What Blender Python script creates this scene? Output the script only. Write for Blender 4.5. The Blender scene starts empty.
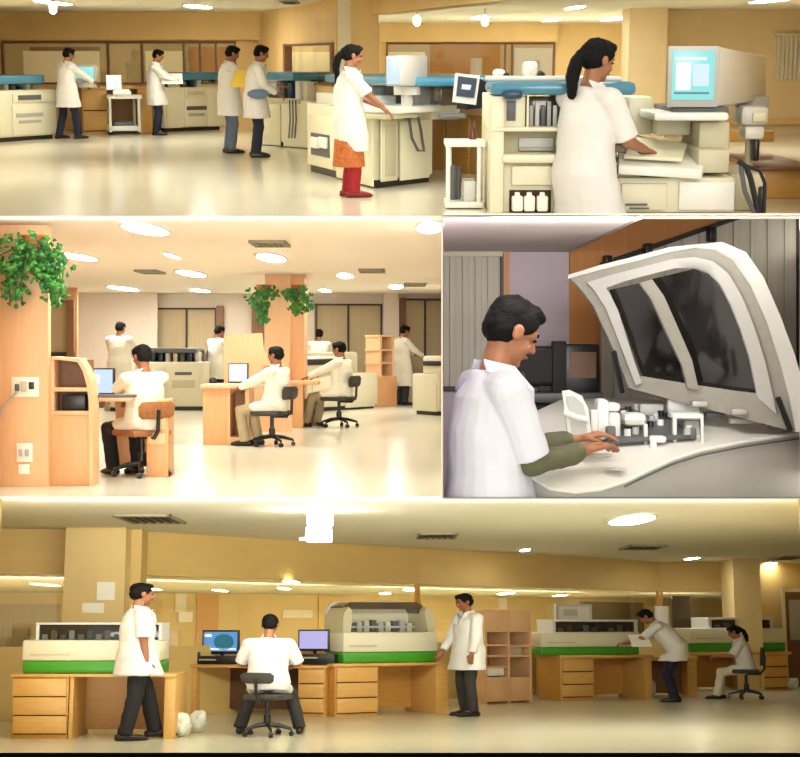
import bpy, bmesh, math, random
from mathutils import Vector, Matrix, Quaternion, noise
random.seed(7)
SC = bpy.context.scene
COL = SC.collection
F = 1500.0          # focal length in pixels of the 800 px wide frame
PX0, PY0 = 400.0, 340.0
R = math.radians

# ------------------------------------------------------------------ materials
def srgb(h):
    h = h.lstrip('#'); v = [int(h[i:i+2], 16)/255 for i in (0, 2, 4)]
    return tuple((c/12.92 if c <= .04045 else ((c+.055)/1.055)**2.4) for c in v) + (1,)
MATS = {}
def mat(name, col, rough=.6, metal=0, var=.06, scale=8, bump=0, coat=0, emit=0, stretch=None, trans=0, spec=.5):
    if name in MATS: return MATS[name]
    m = bpy.data.materials.new(name); m.use_nodes = True; nt = m.node_tree; N = nt.nodes; L = nt.links
    b = N['Principled BSDF']; c = srgb(col)
    b.inputs['Roughness'].default_value = rough; b.inputs['Metallic'].default_value = metal
    b.inputs['Specular IOR Level'].default_value = spec
    b.inputs['Coat Weight'].default_value = coat; b.inputs['Coat Roughness'].default_value = .08
    tc = N.new('ShaderNodeTexCoord'); mp = N.new('ShaderNodeMapping'); nz = N.new('ShaderNodeTexNoise')
    L.new(tc.outputs['Object'], mp.inputs['Vector']); L.new(mp.outputs[0], nz.inputs['Vector'])
    if stretch: mp.inputs['Scale'].default_value = stretch
    nz.inputs['Scale'].default_value = scale; nz.inputs['Detail'].default_value = 5
    mx = N.new('ShaderNodeMix'); mx.data_type = 'RGBA'
    mx.inputs[6].default_value = tuple(max(0, x*(1-var*2)) for x in c[:3])+(1,)
    mx.inputs[7].default_value = tuple(min(1, x*(1+var*2)) for x in c[:3])+(1,)
    L.new(nz.outputs['Fac'], mx.inputs[0]); L.new(mx.outputs[2], b.inputs['Base Color'])
    if bump:
        bp = N.new('ShaderNodeBump'); bp.inputs['Strength'].default_value = bump; bp.inputs['Distance'].default_value = .02
        L.new(nz.outputs['Fac'], bp.inputs['Height']); L.new(bp.outputs[0], b.inputs['Normal'])
    if emit:
        L.new(mx.outputs[2], b.inputs['Emission Color']); b.inputs['Emission Strength'].default_value = emit
    if trans: b.inputs['Transmission Weight'].default_value = trans
    MATS[name] = m; return m
def glass(name, col, alpha=.5, rough=.03):
    m = bpy.data.materials.new(name); m.use_nodes = True; nt = m.node_tree; N = nt.nodes; L = nt.links
    N.remove(N['Principled BSDF']); out = N['Material Output']
    t = N.new('ShaderNodeBsdfTransparent'); t.inputs[0].default_value = srgb(col)
    g = N.new('ShaderNodeBsdfGlossy'); g.inputs['Roughness'].default_value = rough; g.inputs[0].default_value = (.9, .9, .85, 1)
    fr = N.new('ShaderNodeMath'); fr.operation = 'MULTIPLY_ADD'; lw = N.new('ShaderNodeLayerWeight'); lw.inputs[0].default_value = .3; L.new(lw.outputs[1], fr.inputs[0]); fr.inputs[1].default_value = .25; fr.inputs[2].default_value = .04
    mx = N.new('ShaderNodeMixShader'); L.new(fr.outputs[0], mx.inputs[0]); L.new(t.outputs[0], mx.inputs[1]); L.new(g.outputs[0], mx.inputs[2])
    L.new(mx.outputs[0], out.inputs[0]); MATS[name] = m; return m
def M(n): return MATS[n]

mat('floor_cream', 'e8e4d0', .17, var=.03, scale=.6, coat=.25)
mat('floor_pale', 'e9ead6', .22, var=.02, scale=.6, coat=.2)
mat('floor_olive', 'd4d0b8', .25, var=.03, scale=.6, coat=.2)
mat('ceiling_one', 'dddac8', .9, var=.01); mat('ceiling_two', 'f4eadb', .9, var=.01)
mat('ceiling_three', 'dad8c6', .9, var=.01); mat('ceiling_four', 'e4dad6', .9, var=.02)
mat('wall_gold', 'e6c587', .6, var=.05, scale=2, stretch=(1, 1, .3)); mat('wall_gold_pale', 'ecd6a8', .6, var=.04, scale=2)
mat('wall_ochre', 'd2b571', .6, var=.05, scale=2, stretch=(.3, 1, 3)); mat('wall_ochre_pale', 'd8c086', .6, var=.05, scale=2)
mat('wall_white', 'd8cdbf', .8, var=.02); mat('wall_lilac', 'c9bcc4', .8, var=.02)
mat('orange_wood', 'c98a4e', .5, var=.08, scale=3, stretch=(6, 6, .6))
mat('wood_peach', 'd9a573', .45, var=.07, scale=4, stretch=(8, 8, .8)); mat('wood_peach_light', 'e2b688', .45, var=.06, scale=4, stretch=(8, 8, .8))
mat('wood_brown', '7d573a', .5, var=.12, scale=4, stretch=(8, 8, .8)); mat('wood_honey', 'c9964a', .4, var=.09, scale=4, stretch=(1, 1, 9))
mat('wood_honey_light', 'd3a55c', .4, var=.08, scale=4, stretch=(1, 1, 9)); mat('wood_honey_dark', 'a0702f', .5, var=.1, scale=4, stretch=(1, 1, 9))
mat('slit_dark', '3a2a18', .8)
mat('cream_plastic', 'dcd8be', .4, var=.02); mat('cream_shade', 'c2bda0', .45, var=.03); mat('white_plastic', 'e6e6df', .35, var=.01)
mat('grey_plastic', 'a9aaa6', .4, var=.03); mat('grey_light', 'cfcfcb', .4, var=.02); mat('grey_dark', '55585a', .45, var=.05); mat('black_plastic', '141518', .35, var=.1)
mat('blue_lid', '3d7f9c', .3, var=.1, scale=3, coat=.3); mat('blue_dark', '1f3f5c', .3, var=.1)
mat('green_band', '3f9a22', .4, var=.08, scale=3); mat('steel', '9a9c9c', .3, metal=.8, var=.03)
mat('smoked_glass', '1d1d1c', .12, var=.25, scale=2.5, coat=.5); mat('smoked_brown', '4a3f33', .15, var=.3, scale=1.2, coat=.5)
mat('lid_window', '14100e', .1, var=.3, scale=2, coat=.6)
mat('coat_white', 'dcdcda', .8, var=.02, scale=10, bump=.15); mat('coat_cream', 'e8e6d6', .8, var=.02, scale=10, bump=.15); mat('coat_cool', 'd8dbe8', .8, var=.02, scale=6, bump=.15)
mat('navy', '161b33', .8, var=.1); mat('black_cloth', '131216', .8, var=.1); mat('jeans', '55657a', .8, var=.12, scale=20); mat('khaki', 'a89a78', .8, var=.08)
mat('red_cloth', '960b16', .7, var=.08); mat('print_cloth', 'b0602c', .7, var=.35, scale=25); mat('olive_cloth', '5e6047', .8, var=.08); mat('charcoal', '2b2a29', .8, var=.1)
mat('cream_cloth', 'ddd8c2', .8, var=.04); mat('blue_grey_cloth', '8796a6', .8, var=.06)
mat('skin', '9a6547', .5, var=.06, scale=12); mat('skin_warm', '9c6848', .5, var=.06, scale=12); mat('skin_dark', '8a5334', .5, var=.06, scale=12)
mat('hair', '050404', .7, var=.3, scale=40, bump=.4, stretch=(1, 1, 4), spec=.2); mat('lips', '8a4a3c', .5); mat('eye', '1a1010', .2); mat('eye_white', 'd9d4cc', .3)
mat('leather', '15110f', .35, var=.1); mat('shoe_red', '7d1016', .5)
mat('leaf', '3f8a2c', .45, var=.35, scale=3); mat('leaf_dark', '1f6a30', .45, var=.35, scale=3); mat('terracotta', 'b5683a', .7, var=.1)
mat('paper', 'f2f0e6', .8, var=.02); mat('paper_yellow', 'e0c54a', .8, var=.04); mat('folder_blue', '5a6f94', .6, var=.1)
mat('vent_metal', '8d8770', .6, var=.1); mat('vent_dark', '4a4636', .7, var=.15); mat('blind_tan', 'b3a382', .8, var=.07, scale=3, stretch=(12, 12, .2))
mat('blind_grey', 'c4c0b2', .8, var=.08, scale=3, stretch=(14, 14, .2)); mat('blind_white', 'e8e2cc', .8, var=.05, scale=3)
mat('frame_dark', '2c2522', .5); mat('bag_plastic', 'd9ddd0', .35, var=.12, scale=7, bump=.4); mat('chair_orange', '9a6234', .7, var=.3, scale=40)
mat('chair_grey', '3a3733', .7, var=.1); mat('brown_bottle', '5a2a12', .2); mat('plate_white', 'efece0', .4, var=.01)
mat('lid_grey', '97948a', .5, var=.06); mat('lid_shell', 'cfcec8', .35, var=.02); mat('machine_grey', 'b9b8b4', .4, var=.02)
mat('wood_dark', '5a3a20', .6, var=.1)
mat('dark_edge', '070707', .9, var=0, spec=0)
mat('slab_edge', 'cfcab0', .9, var=.01)
def emi(name, col, s):
    m = bpy.data.materials.new(name); m.use_nodes = True; nt = m.node_tree; N = nt.nodes
    b = N['Principled BSDF']; b.inputs['Base Color'].default_value = (.02, .02, .02, 1)
    b.inputs['Emission Color'].default_value = srgb(col); b.inputs['Emission Strength'].default_value = s
    b.inputs['Roughness'].default_value = .3
    MATS[name] = m
emi('lamp_one', 'fffbf0', 31); emi('lamp_two', 'fff8ee', 36); emi('lamp_three', 'fffcf0', 32); emi('lamp_beyond', 'fff3d6', 25); emi('lamp_four', 'ffeede', 16); emi('lamp_far', 'fff3d6', 5)
emi('screen_cyan', '8fe9e6', .95); emi('screen_pale', 'cfe8ff', 1.0); emi('screen_blue', '5c9fe0', .9); emi('screen_lilac', 'b9b4e8', 1.0)
emi('screen_line', '3a8aa0', .7); emi('screen_white', 'f4f6ff', 1.0); emi('screen_teal', '1e8aa0', .6); emi('screen_slate', '3d4f66', .7)
glass('pane_glass', 'f8f4e8')
glass('clear_glass', 'e8ecec')

# ------------------------------------------------------------------ rooms
class Room:
    def __init__(s, yh, e, lamp):
        s.th = math.atan((PY0-yh)/F); s.e = e; s.lamp = lamp
        s.Rm = Matrix.Rotation(s.th, 4, 'X'); s.M = s.Rm @ Matrix.Translation((0, 0, -e)); s.Ri = s.Rm.inverted().to_3x3()
    def ray(s, px, py): return s.Ri @ Vector((px-PX0, F, PY0-py))
    def fl(s, px, py, z=0):            # where the ray meets the level z
        r = s.ray(px, py); k = (z-s.e)/r.z; return Vector((r.x*k, r.y*k, z))
    def at(s, px, py, d):              # where the ray reaches depth d
        r = s.ray(px, py); k = d/r.y; return Vector((r.x*k, d, s.e+r.z*k))
R1 = Room(55, 1.6, 'lamp_one'); R2 = Room(343, 1.35, 'lamp_two'); R3 = Room(625, 1.3, 'lamp_three'); R4 = Room(340, 1.3816, 'lamp_four')

class Face:                             # a vertical plane in a room, addressed by what is seen of it
    def __init__(s, room, p, q):
        s.room = room; s.p = Vector((p[0], p[1])); s.q = Vector((q[0], q[1])); s.t = (s.q-s.p).normalized()
        s.n = Vector((s.t.y, -s.t.x))
    @classmethod
    def floor(c, room, a, b): return c(room, room.fl(*a), room.fl(*b))
    @classmethod
    def depth(c, room, px, d, ang=0, py=None):
        p = room.at(px, py if py is not None else 300, d); return c(room, p, (p.x+math.cos(R(ang)), p.y+math.sin(R(ang))))
    def hit(s, px, py):
        r = s.room.ray(px, py); den = r.x*s.n.x+r.y*s.n.y; k = (s.p.x*s.n.x+s.p.y*s.n.y)/den
        P = Vector((r.x*k, r.y*k)); return (P-s.p).dot(s.t), s.room.e+r.z*k
    def pt(s, u, z, o=0): v = s.p+s.t*u+s.n*o; return Vector((v.x, v.y, z))

# ------------------------------------------------------------------ mesh helpers
def hexa(bm, c, bev=0):
    vs = [bm.verts.new(v) for v in c]
    fs = [bm.faces.new([vs[i] for i in f]) for f in ((0, 1, 2, 3), (7, 6, 5, 4), (0, 4, 5, 1), (1, 5, 6, 2), (2, 6, 7, 3), (3, 7, 4, 0))]
    bmesh.ops.recalc_face_normals(bm, faces=fs)
    if bev:
        es = list({e for f in fs for e in f.edges})
        bmesh.ops.bevel(bm, geom=es, offset=bev, segments=2, affect='EDGES', profile=.5)
def box(bm, a, b, bev=0):
    x0, y0, z0 = a; x1, y1, z1 = b
    hexa(bm, [(x0, y0, z0), (x1, y0, z0), (x1, y1, z0), (x0, y1, z0), (x0, y0, z1), (x1, y0, z1), (x1, y1, z1), (x0, y1, z1)], bev)
def slab(bm, f, x0, y0, x1, y1, o0, o1, bev=0, z0=None, z1=None):
    uc, za = f.hit((x0+x1)/2, y1); _, zb = f.hit((x0+x1)/2, y0)
    ym = (y0+y1)/2; u0, _ = f.hit(x0, ym); u1, _ = f.hit(x1, ym)
    if z0 is not None: za = z0
    if z1 is not None: zb = z1
    c = [f.pt(u0, za, o1), f.pt(u1, za, o1), f.pt(u1, za, o0), f.pt(u0, za, o0)]
    hexa(bm, c+[Vector((v.x, v.y, zb)) for v in c], bev)
def poly_slab(bm, pts, z0, z1):
    lo = [bm.verts.new((p[0], p[1], z0)) for p in pts]; hi = [bm.verts.new((p[0], p[1], z1)) for p in pts]; n = len(pts)
    fs = [bm.faces.new(lo), bm.faces.new(hi)]
    for i in range(n): fs.append(bm.faces.new((lo[i], lo[(i+1) % n], hi[(i+1) % n], hi[i])))
    bmesh.ops.recalc_face_normals(bm, faces=fs)
def face_poly(bm, f, pts, o0, o1):      # an outline seen on a face, given thickness
    P = [f.hit(*p) for p in pts]; n = len(P)
    a = [bm.verts.new(f.pt(u, z, o1)) for u, z in P]; b = [bm.verts.new(f.pt(u, z, o0)) for u, z in P]
    fs = [bm.faces.new(a), bm.faces.new(b)]
    for i in range(n): fs.append(bm.faces.new((a[i], a[(i+1) % n], b[(i+1) % n], b[i])))
    bmesh.ops.recalc_face_normals(bm, faces=fs)
def frame_of(d):
    d = d.normalized(); a = Vector((0, 0, 1)) if abs(d.z) < .9 else Vector((1, 0, 0))
    x = d.cross(a).normalized(); return x, d.cross(x).normalized()
def loft(bm, rings, n=16, caps=True):   # rings: (centre, axis_x, axis_y)
    rs = [[bm.verts.new(c+ax*math.cos(2*math.pi*i/n)+ay*math.sin(2*math.pi*i/n)) for i in range(n)] for c, ax, ay in rings]
    fs = []
    for a, b in zip(rs, rs[1:]):
        for i in range(n): fs.append(bm.faces.new((a[i], a[(i+1) % n], b[(i+1) % n], b[i])))
    if caps: fs += [bm.faces.new(rs[0]), bm.faces.new(rs[-1])]
    bmesh.ops.recalc_face_normals(bm, faces=fs)
def capsule(bm, a, b, ra, rb, n=12, flat=1, axis=None):
    a = Vector(a); b = Vector(b); d = (b-a)
    if d.length < 1e-5: d = Vector((0, 0, 1e-4))
    dn = d.normalized()
    if axis is not None:
        x = (axis-dn*axis.dot(dn)).normalized(); y = dn.cross(x).normalized()
    else: x, y = frame_of(dn)
    rings = []
    for t in (-.98, -.8, -.45): r = math.sqrt(1-t*t); rings.append((a+dn*ra*t, x*ra*r, y*ra*r*flat))
    rings.append((a, x*ra, y*ra*flat)); rings.append((b, x*rb, y*rb*flat))
    for t in (.45, .8, .98): r = math.sqrt(1-t*t); rings.append((b+dn*rb*t, x*rb*r, y*rb*r*flat))
    loft(bm, rings, n)
def tube(bm, pts, r, n=8):
    pts = [Vector(p) for p in pts]; rings = []
    prev = None
    for i, p in enumerate(pts):
        d = (pts[min(i+1, len(pts)-1)]-pts[max(i-1, 0)]).normalized()
        if prev is None: x, y = frame_of(d)
        else: x = (prev-d*prev.dot(d)).normalized(); y = d.cross(x)
        prev = x; rr = r[i] if isinstance(r, (list, tuple)) else r
        rings.append((p, x*rr, y*rr))
    loft(bm, rings, n)
def cyl(bm, a, b, r, n=16, r2=None): tube(bm, [a, b], [r, r if r2 is None else r2], n)
def ell(bm, c, r, mtx=None, u=16, v=10):
    m = (mtx if mtx is not None else Matrix.Identity(4)) @ Matrix.Translation(Vector(c)) @ Matrix.Diagonal((r[0], r[1], r[2], 1))
    bmesh.ops.create_uvsphere(bm, u_segments=u, v_segments=v, radius=1, matrix=m)
def B(): return bmesh.new()
def smooth_by(me, ang=40):
    for p in me.polygons: p.use_smooth = True
    try: me.set_sharp_from_angle(angle=R(ang))
    except Exception: pass
def link(name, me, m, parent=None, kind=None, label=None):
    if m:
        me.materials.clear(); me.materials.append(M(m))
    o = bpy.data.objects.new(name, me); COL.objects.link(o)
    if parent: o.parent = parent
    if kind: o['kind'] = kind
    if label: o['label'] = label
    return o
def to_mesh(bm, name, ang=40, shift=None):
    if shift is not None: bmesh.ops.translate(bm, verts=bm.verts, vec=-shift)
    me = bpy.data.meshes.new(name); bm.to_mesh(me); bm.free(); smooth_by(me, ang); return me

class Thing:                            # an Empty at the base of a thing; add() hangs its parts on it
    def __init__(s, room, name, label=None, cat=None, group=None, org=None, kind=None, rotz=0, scale=1):
        s.room = room; s.org = Vector(org) if org is not None else Vector((0, 0, 0))
        s.o = bpy.data.objects.new(name, None); COL.objects.link(s.o); s.o.empty_display_size = .1
        s.o.matrix_world = room.M @ Matrix.Translation(s.org) @ Matrix.Rotation(rotz, 4, 'Z') @ Matrix.Scale(scale, 4)
        s.local = bool(rotz) or scale != 1
        if label: s.o['label'] = label; s.o['category'] = cat
        if group: s.o['group'] = group
        if kind: s.o['kind'] = kind
    def add(s, name, bm, m, parent=None, ang=40, label=None, kind=None, local=False):
        me = to_mesh(bm, name, ang, None if (s.local or local) else s.org)
        return link(name, me, m, parent or s.o, kind, label)
def single(room, name, bm, m, label, cat, group=None, org=None, ang=40, kind=None):
    org = Vector(org); me = to_mesh(bm, name, ang, org); o = link(name, me, m)
    o.matrix_world = room.M @ Matrix.Translation(org)
    if label: o['label'] = label; o['category'] = cat
    if group: o['group'] = group
    if kind: o['kind'] = kind
    return o
def struct(room, name, bm, m):
    me = to_mesh(bm, name, 30); o = link(name, me, m, kind='structure'); o.matrix_world = room.M.copy(); return o
def wallseg(room, name, p, q, z0, z1, m, th=.12, hole=None):
    f = Face(room, p, q); L = (f.q-f.p).length; bm = B()
    def seg(u0, u1, a, b):
        c = [f.pt(u0, a, 0), f.pt(u1, a, 0), f.pt(u1, a, -th), f.pt(u0, a, -th)]; hexa(bm, c+[Vector((v.x, v.y, b)) for v in c])
    if hole:
        x0, y0, x1, y1 = hole; ym = (y0+y1)/2; u0 = f.hit(x0, ym)[0]; u1 = f.hit(x1, ym)[0]
        za = f.hit((x0+x1)/2, y1)[1]; zb = f.hit((x0+x1)/2, y0)[1]
        seg(0, max(u0, .001), z0, z1); seg(min(u1, L-.001), L, z0, z1); seg(u0, u1, z0, za); seg(u0, u1, zb, z1)
    else: seg(0, L, z0, z1)
    struct(room, name, bm, m); return f
def px(room, x, d, py=300): p = room.at(x, py, d); return (p.x, p.y)

# ------------------------------------------------------------------ people
def remesh(bm, name, voxel, sm=3, disp=0, dscale=.12, ang=180):
    me = bpy.data.meshes.new('tmp'); bm.to_mesh(me); bm.free()
    o = bpy.data.objects.new('tmp', me); COL.objects.link(o)
    m = o.modifiers.new('r', 'REMESH'); m.mode = 'VOXEL'; m.voxel_size = voxel; m.adaptivity = 0
    if sm: s = o.modifiers.new('s', 'SMOOTH'); s.factor = .5; s.iterations = sm
    if disp:
        t = bpy.data.textures.new('folds', 'CLOUDS'); t.noise_scale = dscale; t.noise_depth = 1
        d = o.modifiers.new('d', 'DISPLACE'); d.texture = t; d.strength = disp; d.mid_level = .5; d.texture_coords = 'LOCAL'
    dg = bpy.context.evaluated_depsgraph_get(); dg.update()
    out = bpy.data.meshes.new_from_object(o.evaluated_get(dg)); out.name = name
    bpy.data.objects.remove(o); bpy.data.meshes.remove(me)
    for p in out.polygons: p.use_smooth = True
    return out
def ik(a, t, l1, l2, pole):
    d = t-a; L = min(d.length, (l1+l2)*.998); dn = d.normalized(); t = a+dn*L
    x = (l1*l1-l2*l2+L*L)/(2*L); h = math.sqrt(max(l1*l1-x*x, 0))
    pv = Vector(pole); pv = (pv-dn*pv.dot(dn)).normalized(); return a+dn*x+pv*h, t
V = Vector
BWD = 1.12            # build of the figures
def cut_mesh(me, co, no):
    bm = bmesh.new(); bm.from_mesh(me)
    g = bmesh.ops.bisect_plane(bm, geom=bm.verts[:]+bm.edges[:]+bm.faces[:], plane_co=co, plane_no=no, clear_inner=True)
    es = [e for e in g['geom_cut'] if isinstance(e, bmesh.types.BMEdge)]
    bmesh.ops.holes_fill(bm, edges=es, sides=0)
    bm.to_mesh(me); bm.free()
def person(room, label, loc, yaw, H=1.7, pelvis=(0, 0, .955), lean=0, side=0, headp=0, heady=0, hL=None, hR=None, fL=None, fR=None,
           toeL=0, toeR=0, bw=None, coat='coat_white', hem=.62, sleeve='short', trousers='navy', skin='skin', hair='short', shoes='leather', seated=False,
           curl=.6, voxel=.011, cut=None, collar=True, inner=None, poleL=None, poleR=None, cutplane=None, handdirL=None, handdirR=None, armcloth=None, flare=1.0, scarf=None, width=1.0):
    S = H/1.7; BW = bw or BWD; T = Thing(room, 'person', label, 'person', org=loc, rotz=R(yaw)+1e-6, scale=S)
    T.o.matrix_world = T.o.matrix_world @ Matrix.Diagonal((BW, BW, 1, 1))
    P = V(pelvis); rot = Matrix.Rotation(R(side), 3, 'Y') @ Matrix.Rotation(R(-lean), 3, 'X')
    up = rot @ V((0, 0, 1)); fw = rot @ V((0, 1, 0)); rt = rot @ V((1, 0, 0))
    nb = P+up*.50; hips = {s: P+V((s*.09, 0, -.03)) for s in (-1, 1)}; sh = {s: nb-up*.045+rt*(s*.185*width) for s in (-1, 1)}
    ank = {-1: V(fL) if fL else V((-.11, 0, .08)), 1: V(fR) if fR else V((.11, 0, .08))}
    knee = {}
    for s in (-1, 1): knee[s], ank[s] = ik(hips[s], ank[s], .43, .42, (s*.15, 1, .1))
    hnd = {-1: V(hL) if hL else sh[-1]+V((-.06, .03, -.53)), 1: V(hR) if hR else sh[1]+V((.06, .03, -.53))}
    elb = {}
    for s in (-1, 1):
        pl = (poleL if s < 0 else poleR) or (s*.5, -.6, -.5); elb[s], hnd[s] = ik(sh[s], hnd[s], .285, .25, pl)
    hrot = Matrix.Rotation(R(heady), 3, 'Z') @ rot @ Matrix.Rotation(R(-headp), 3, 'X')
    hc = nb+up*.06+(hrot @ V((0, .025, .125))); HM = Matrix.Translation(hc) @ hrot.to_4x4()
    # body, one continuous surface
    bm = B()
    loft(bm, [(P-up*.08, rt*.13, fw*.10), (P, rt*.155, fw*.105), (P+up*.14, rt*.13, fw*.09), (P+up*.32, rt*.155, fw*.11), (P+up*.44, rt*.16, fw*.09), (nb, rt*.07, fw*.06)], 20)
    capsule(bm, nb-up*.03, hc+hrot@V((0, -.02, -.05)), .056, .052)
    for s in (-1, 1):
        capsule(bm, nb-up*.03, sh[s], .05, .055); capsule(bm, sh[s], elb[s], .052, .04); capsule(bm, elb[s], hnd[s], .039, .026)
        capsule(bm, hips[s], knee[s], .085, .056); capsule(bm, knee[s], ank[s], .055, .037)
        capsule(bm, ank[s], ank[s]+V((0, .13, -.05)), .035, .03)
    ell(bm, (0, -.012, .028), (.076, .096, .088), HM); ell(bm, (0, .022, -.045), (.057, .066, .073), HM); ell(bm, (0, .060, -.098), (.026, .026, .02), HM)
    ell(bm, (0, .062, .02), (.055, .028, .03), HM)
    h = lambda x, y, z: (HM @ V((x, y, z, 1))).to_3d() if False else (HM @ V((x, y, z)))
    capsule(bm, h(0, .086, .012), h(0, .104, -.026), .009, .013); capsule(bm, h(-.012, .094, -.03), h(.012, .094, -.03), .009, .009)
    for s in (-1, 1):
        ell(bm, (s*.078, -.005, -.008), (.011, .022, .032), HM); ell(bm, (s*.035, .062, -.035), (.026, .022, .024), HM)
    capsule(bm, h(-.016, .084, -.062), h(.016, .084, -.062), .008, .008)
    for s in (-1, 1):                   # hands: palm, four unequal bent fingers, thumb from the side
        d = V((handdirL if s < 0 else handdirR) or (hnd[s]-elb[s])).normalized()
        n = d.cross(V((0, 0, 1))); n = n.normalized() if n.length > .1 else V((1, 0, 0))
        if abs(d.z) > .75: wv = V((0, 1, 0)); wv = (wv-d*wv.dot(d)).normalized(); pn = d.cross(wv)*s     # arm hanging: palm to thigh
        else: wv = n*(-s); pn = V((0, 0, -1)); pn = (pn-d*pn.dot(d)).normalized()
        w = hnd[s]
        loft(bm, [(w, wv*.026, pn*.018), (w+d*.03, wv*.036, pn*.017), (w+d*.075, wv*.042, pn*.015), (w+d*.095, wv*.038, pn*.012)], 12)
        for i, L in enumerate((.068, .078, .072, .055)):
            a = w+d*.088+wv*(.032-.0215*i); d1 = (d+pn*curl*.6).normalized(); d2 = (d+pn*curl*1.8).normalized()
            b = a+d1*L*.5; c = b+d2*L*.45; capsule(bm, a, b, .0092, .0085, 8); capsule(bm, b, c, .0085, .0072, 8)
        a = w+d*.028+wv*.03; b = a+(d*.6+wv*.7+pn*.3)*.036; c = b+(d*.9+wv*.2+pn*.4)*.03; capsule(bm, a, b, .012, .0105, 8); capsule(bm, b, c, .010, .008, 8)
    meshes = []
    def put(name, me, m, parent=None): meshes.append(link(name, me, m, parent or T.o)); return meshes[-1]
    body = put('body', remesh(bm, 'body', min(voxel, .008), 2), skin)
    for s in (-1, 1):
        e = B(); ell(e, (s*.031, .0835, .004), (.0135, .007, .0065), HM, 10, 6); put('eye', to_mesh(e, 'eye'), 'eye')
        e = B(); capsule(e, h(s*.016, .092, .027), h(s*.047, .080, .028), .0055, .004, 8, .7); put('eyebrow', to_mesh(e, 'eyebrow'), 'hair')
    e = B(); capsule(e, h(-.018, .0885, -.062), h(.018, .0885, -.062), .0062, .0062, 8); put('lips', to_mesh(e, 'lips'), 'lips')
    # hair
    e = B()
    ell(e, (0, -.022, .045), (.084, .098, .084), HM); ell(e, (0, -.045, .0), (.08, .074, .08), HM); ell(e, (.01, .03, .088), (.068, .058, .036), HM)
    for s in (-1, 1): ell(e, (s*.066, .012, .045), (.02, .05, .045), HM); ell(e, (s*.07, .022, .02), (.012, .012, .03), HM)
    if hair == 'full': ell(e, (0, -.02, .05), (.1, .108, .1), HM); ell(e, (0, -.05, 0), (.096, .08, .08), HM)
    if hair in ('pony', 'braid'):
        ell(e, (0, -.1, .03), (.04, .04, .04), HM)
        tail = [h(0, -.12, .02), h(0, -.15, -.06), h(0, -.15, -.15), h(0, -.12, -.25)] + ([h(0, -.10, -.38)] if hair == 'braid' else [])
        rr = [.028, .042, .042, .028, .018]
        for i in range(len(tail)-1): capsule(e, tail[i], tail[i+1], rr[i], rr[i+1])
    put('hair', remesh(e, 'hair', .008, 1, .012, .03), 'hair')
    # coat
    if coat:
        c = B(); fwd = V((0, 1, 0)); g = .024
        rings = [(nb+up*.015, rt*.075, fw*.07), (nb-up*.02, rt*.12*width, fw*.09), (P+up*.42, rt*.19*width, fw*.125), (P+up*.30, rt*.195*width, fw*.155), (P+up*.14, rt*.19*width, fw*.15), (P, rt*.215*width, fw*.17)]
        if not seated:
            mid = (knee[-1]+knee[1])/2; hp = (hips[-1]+hips[1])/2; t = max(0, min(1.3, (hp.z-hem)/max(.05, hp.z-mid.z)))
            e2 = hp.lerp(mid, t) if t <= 1 else mid+(mid-hp)*(t-1); spread = abs(ank[1].y-ank[-1].y)*.08
            rings += [(P.lerp(e2, .5), V((.23*width, 0, 0)), V((0, .18+spread*.5, 0))), (e2, V((.245*width*flare, 0, 0)), V((0, .2*flare+spread, 0)))]
        else:
            rings += [(P-up*.1, rt*.185*width, fw*.15)]
        loft(c, rings, 24)
        if seated:
            for s in (-1, 1): capsule(c, hips[s], hips[s].lerp(knee[s], .55), .105, .088)
        for s in (-1, 1):
            capsule(c, nb-up*.05, sh[s]-up*.01, .07, .074); x, y = frame_of(elb[s]-sh[s]); k = .93 if sleeve == 'short' else 1
            loft(c, [(sh[s], x*.073, y*.073), (sh[s].lerp(elb[s], .5), x*.07, y*.07), (sh[s].lerp(elb[s], k), x*.07, y*.07)], 14)
            if sleeve == 'long':
                x, y = frame_of(hnd[s]-elb[s]); capsule(c, elb[s], elb[s]+(hnd[s]-elb[s])*.02, .066, .066)
                loft(c, [(elb[s], x*.066, y*.066), (elb[s].lerp(hnd[s], .9), x*.048, y*.048)], 14)
        put('lab_coat', remesh(c, 'lab_coat', voxel, 2, .018, .13), coat)
        if collar:
            c = B()
            for s in (-1, 1):
                a = nb+up*.045-fw*.05+rt*s*.05; b = nb+up*.02+fw*.06+rt*s*.055; d = nb-up*.14+fw*.135+rt*s*.03; q = nb-up*.05+fw*.115+rt*s*.09
                hexa(c, [a, b, q, a+rt*s*.03-up*.03, a+up*.012, b+up*.012+fw*.01, q+fw*.015, a+rt*s*.03-up*.02+fw*.01]); hexa(c, [b, d, d+rt*s*.02, q, b+fw*.02, d+fw*.018, d+rt*s*.02+fw*.018, q+fw*.018])
            put('collar', to_mesh(c, 'collar'), coat)
            c = B(); ell(c, V((0, 0, 0)), (.04, .02, .075), Matrix.Translation(nb-up*.055+fw*.095) @ rot.to_4x4() @ Matrix.Rotation(R(-25), 4, 'X')); put('shirt_front', to_mesh(c, 'shirt_front'), inner or 'blue_grey_cloth')
    if armcloth:
        for s in (-1, 1):
            c = B(); x, y = frame_of(hnd[s]-elb[s]); capsule(c, elb[s]+(sh[s]-elb[s])*.12, elb[s], .05, .05); capsule(c, elb[s], elb[s].lerp(hnd[s], .82), .05, .038)
            put('shirt_sleeve', remesh(c, 'shirt_sleeve', .008, 2, .016, .06), armcloth)
    # trousers
    c = B(); g = 0
    loft(c, [(P+V((0, 0, .05)), V((.15, 0, 0)), V((0, .11, 0))), (P-V((0, 0, .05)), V((.155, 0, 0)), V((0, .11, 0))), (P-V((0, 0, .1)), V((.13, 0, 0)), V((0, .1, 0)))], 18)
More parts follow.
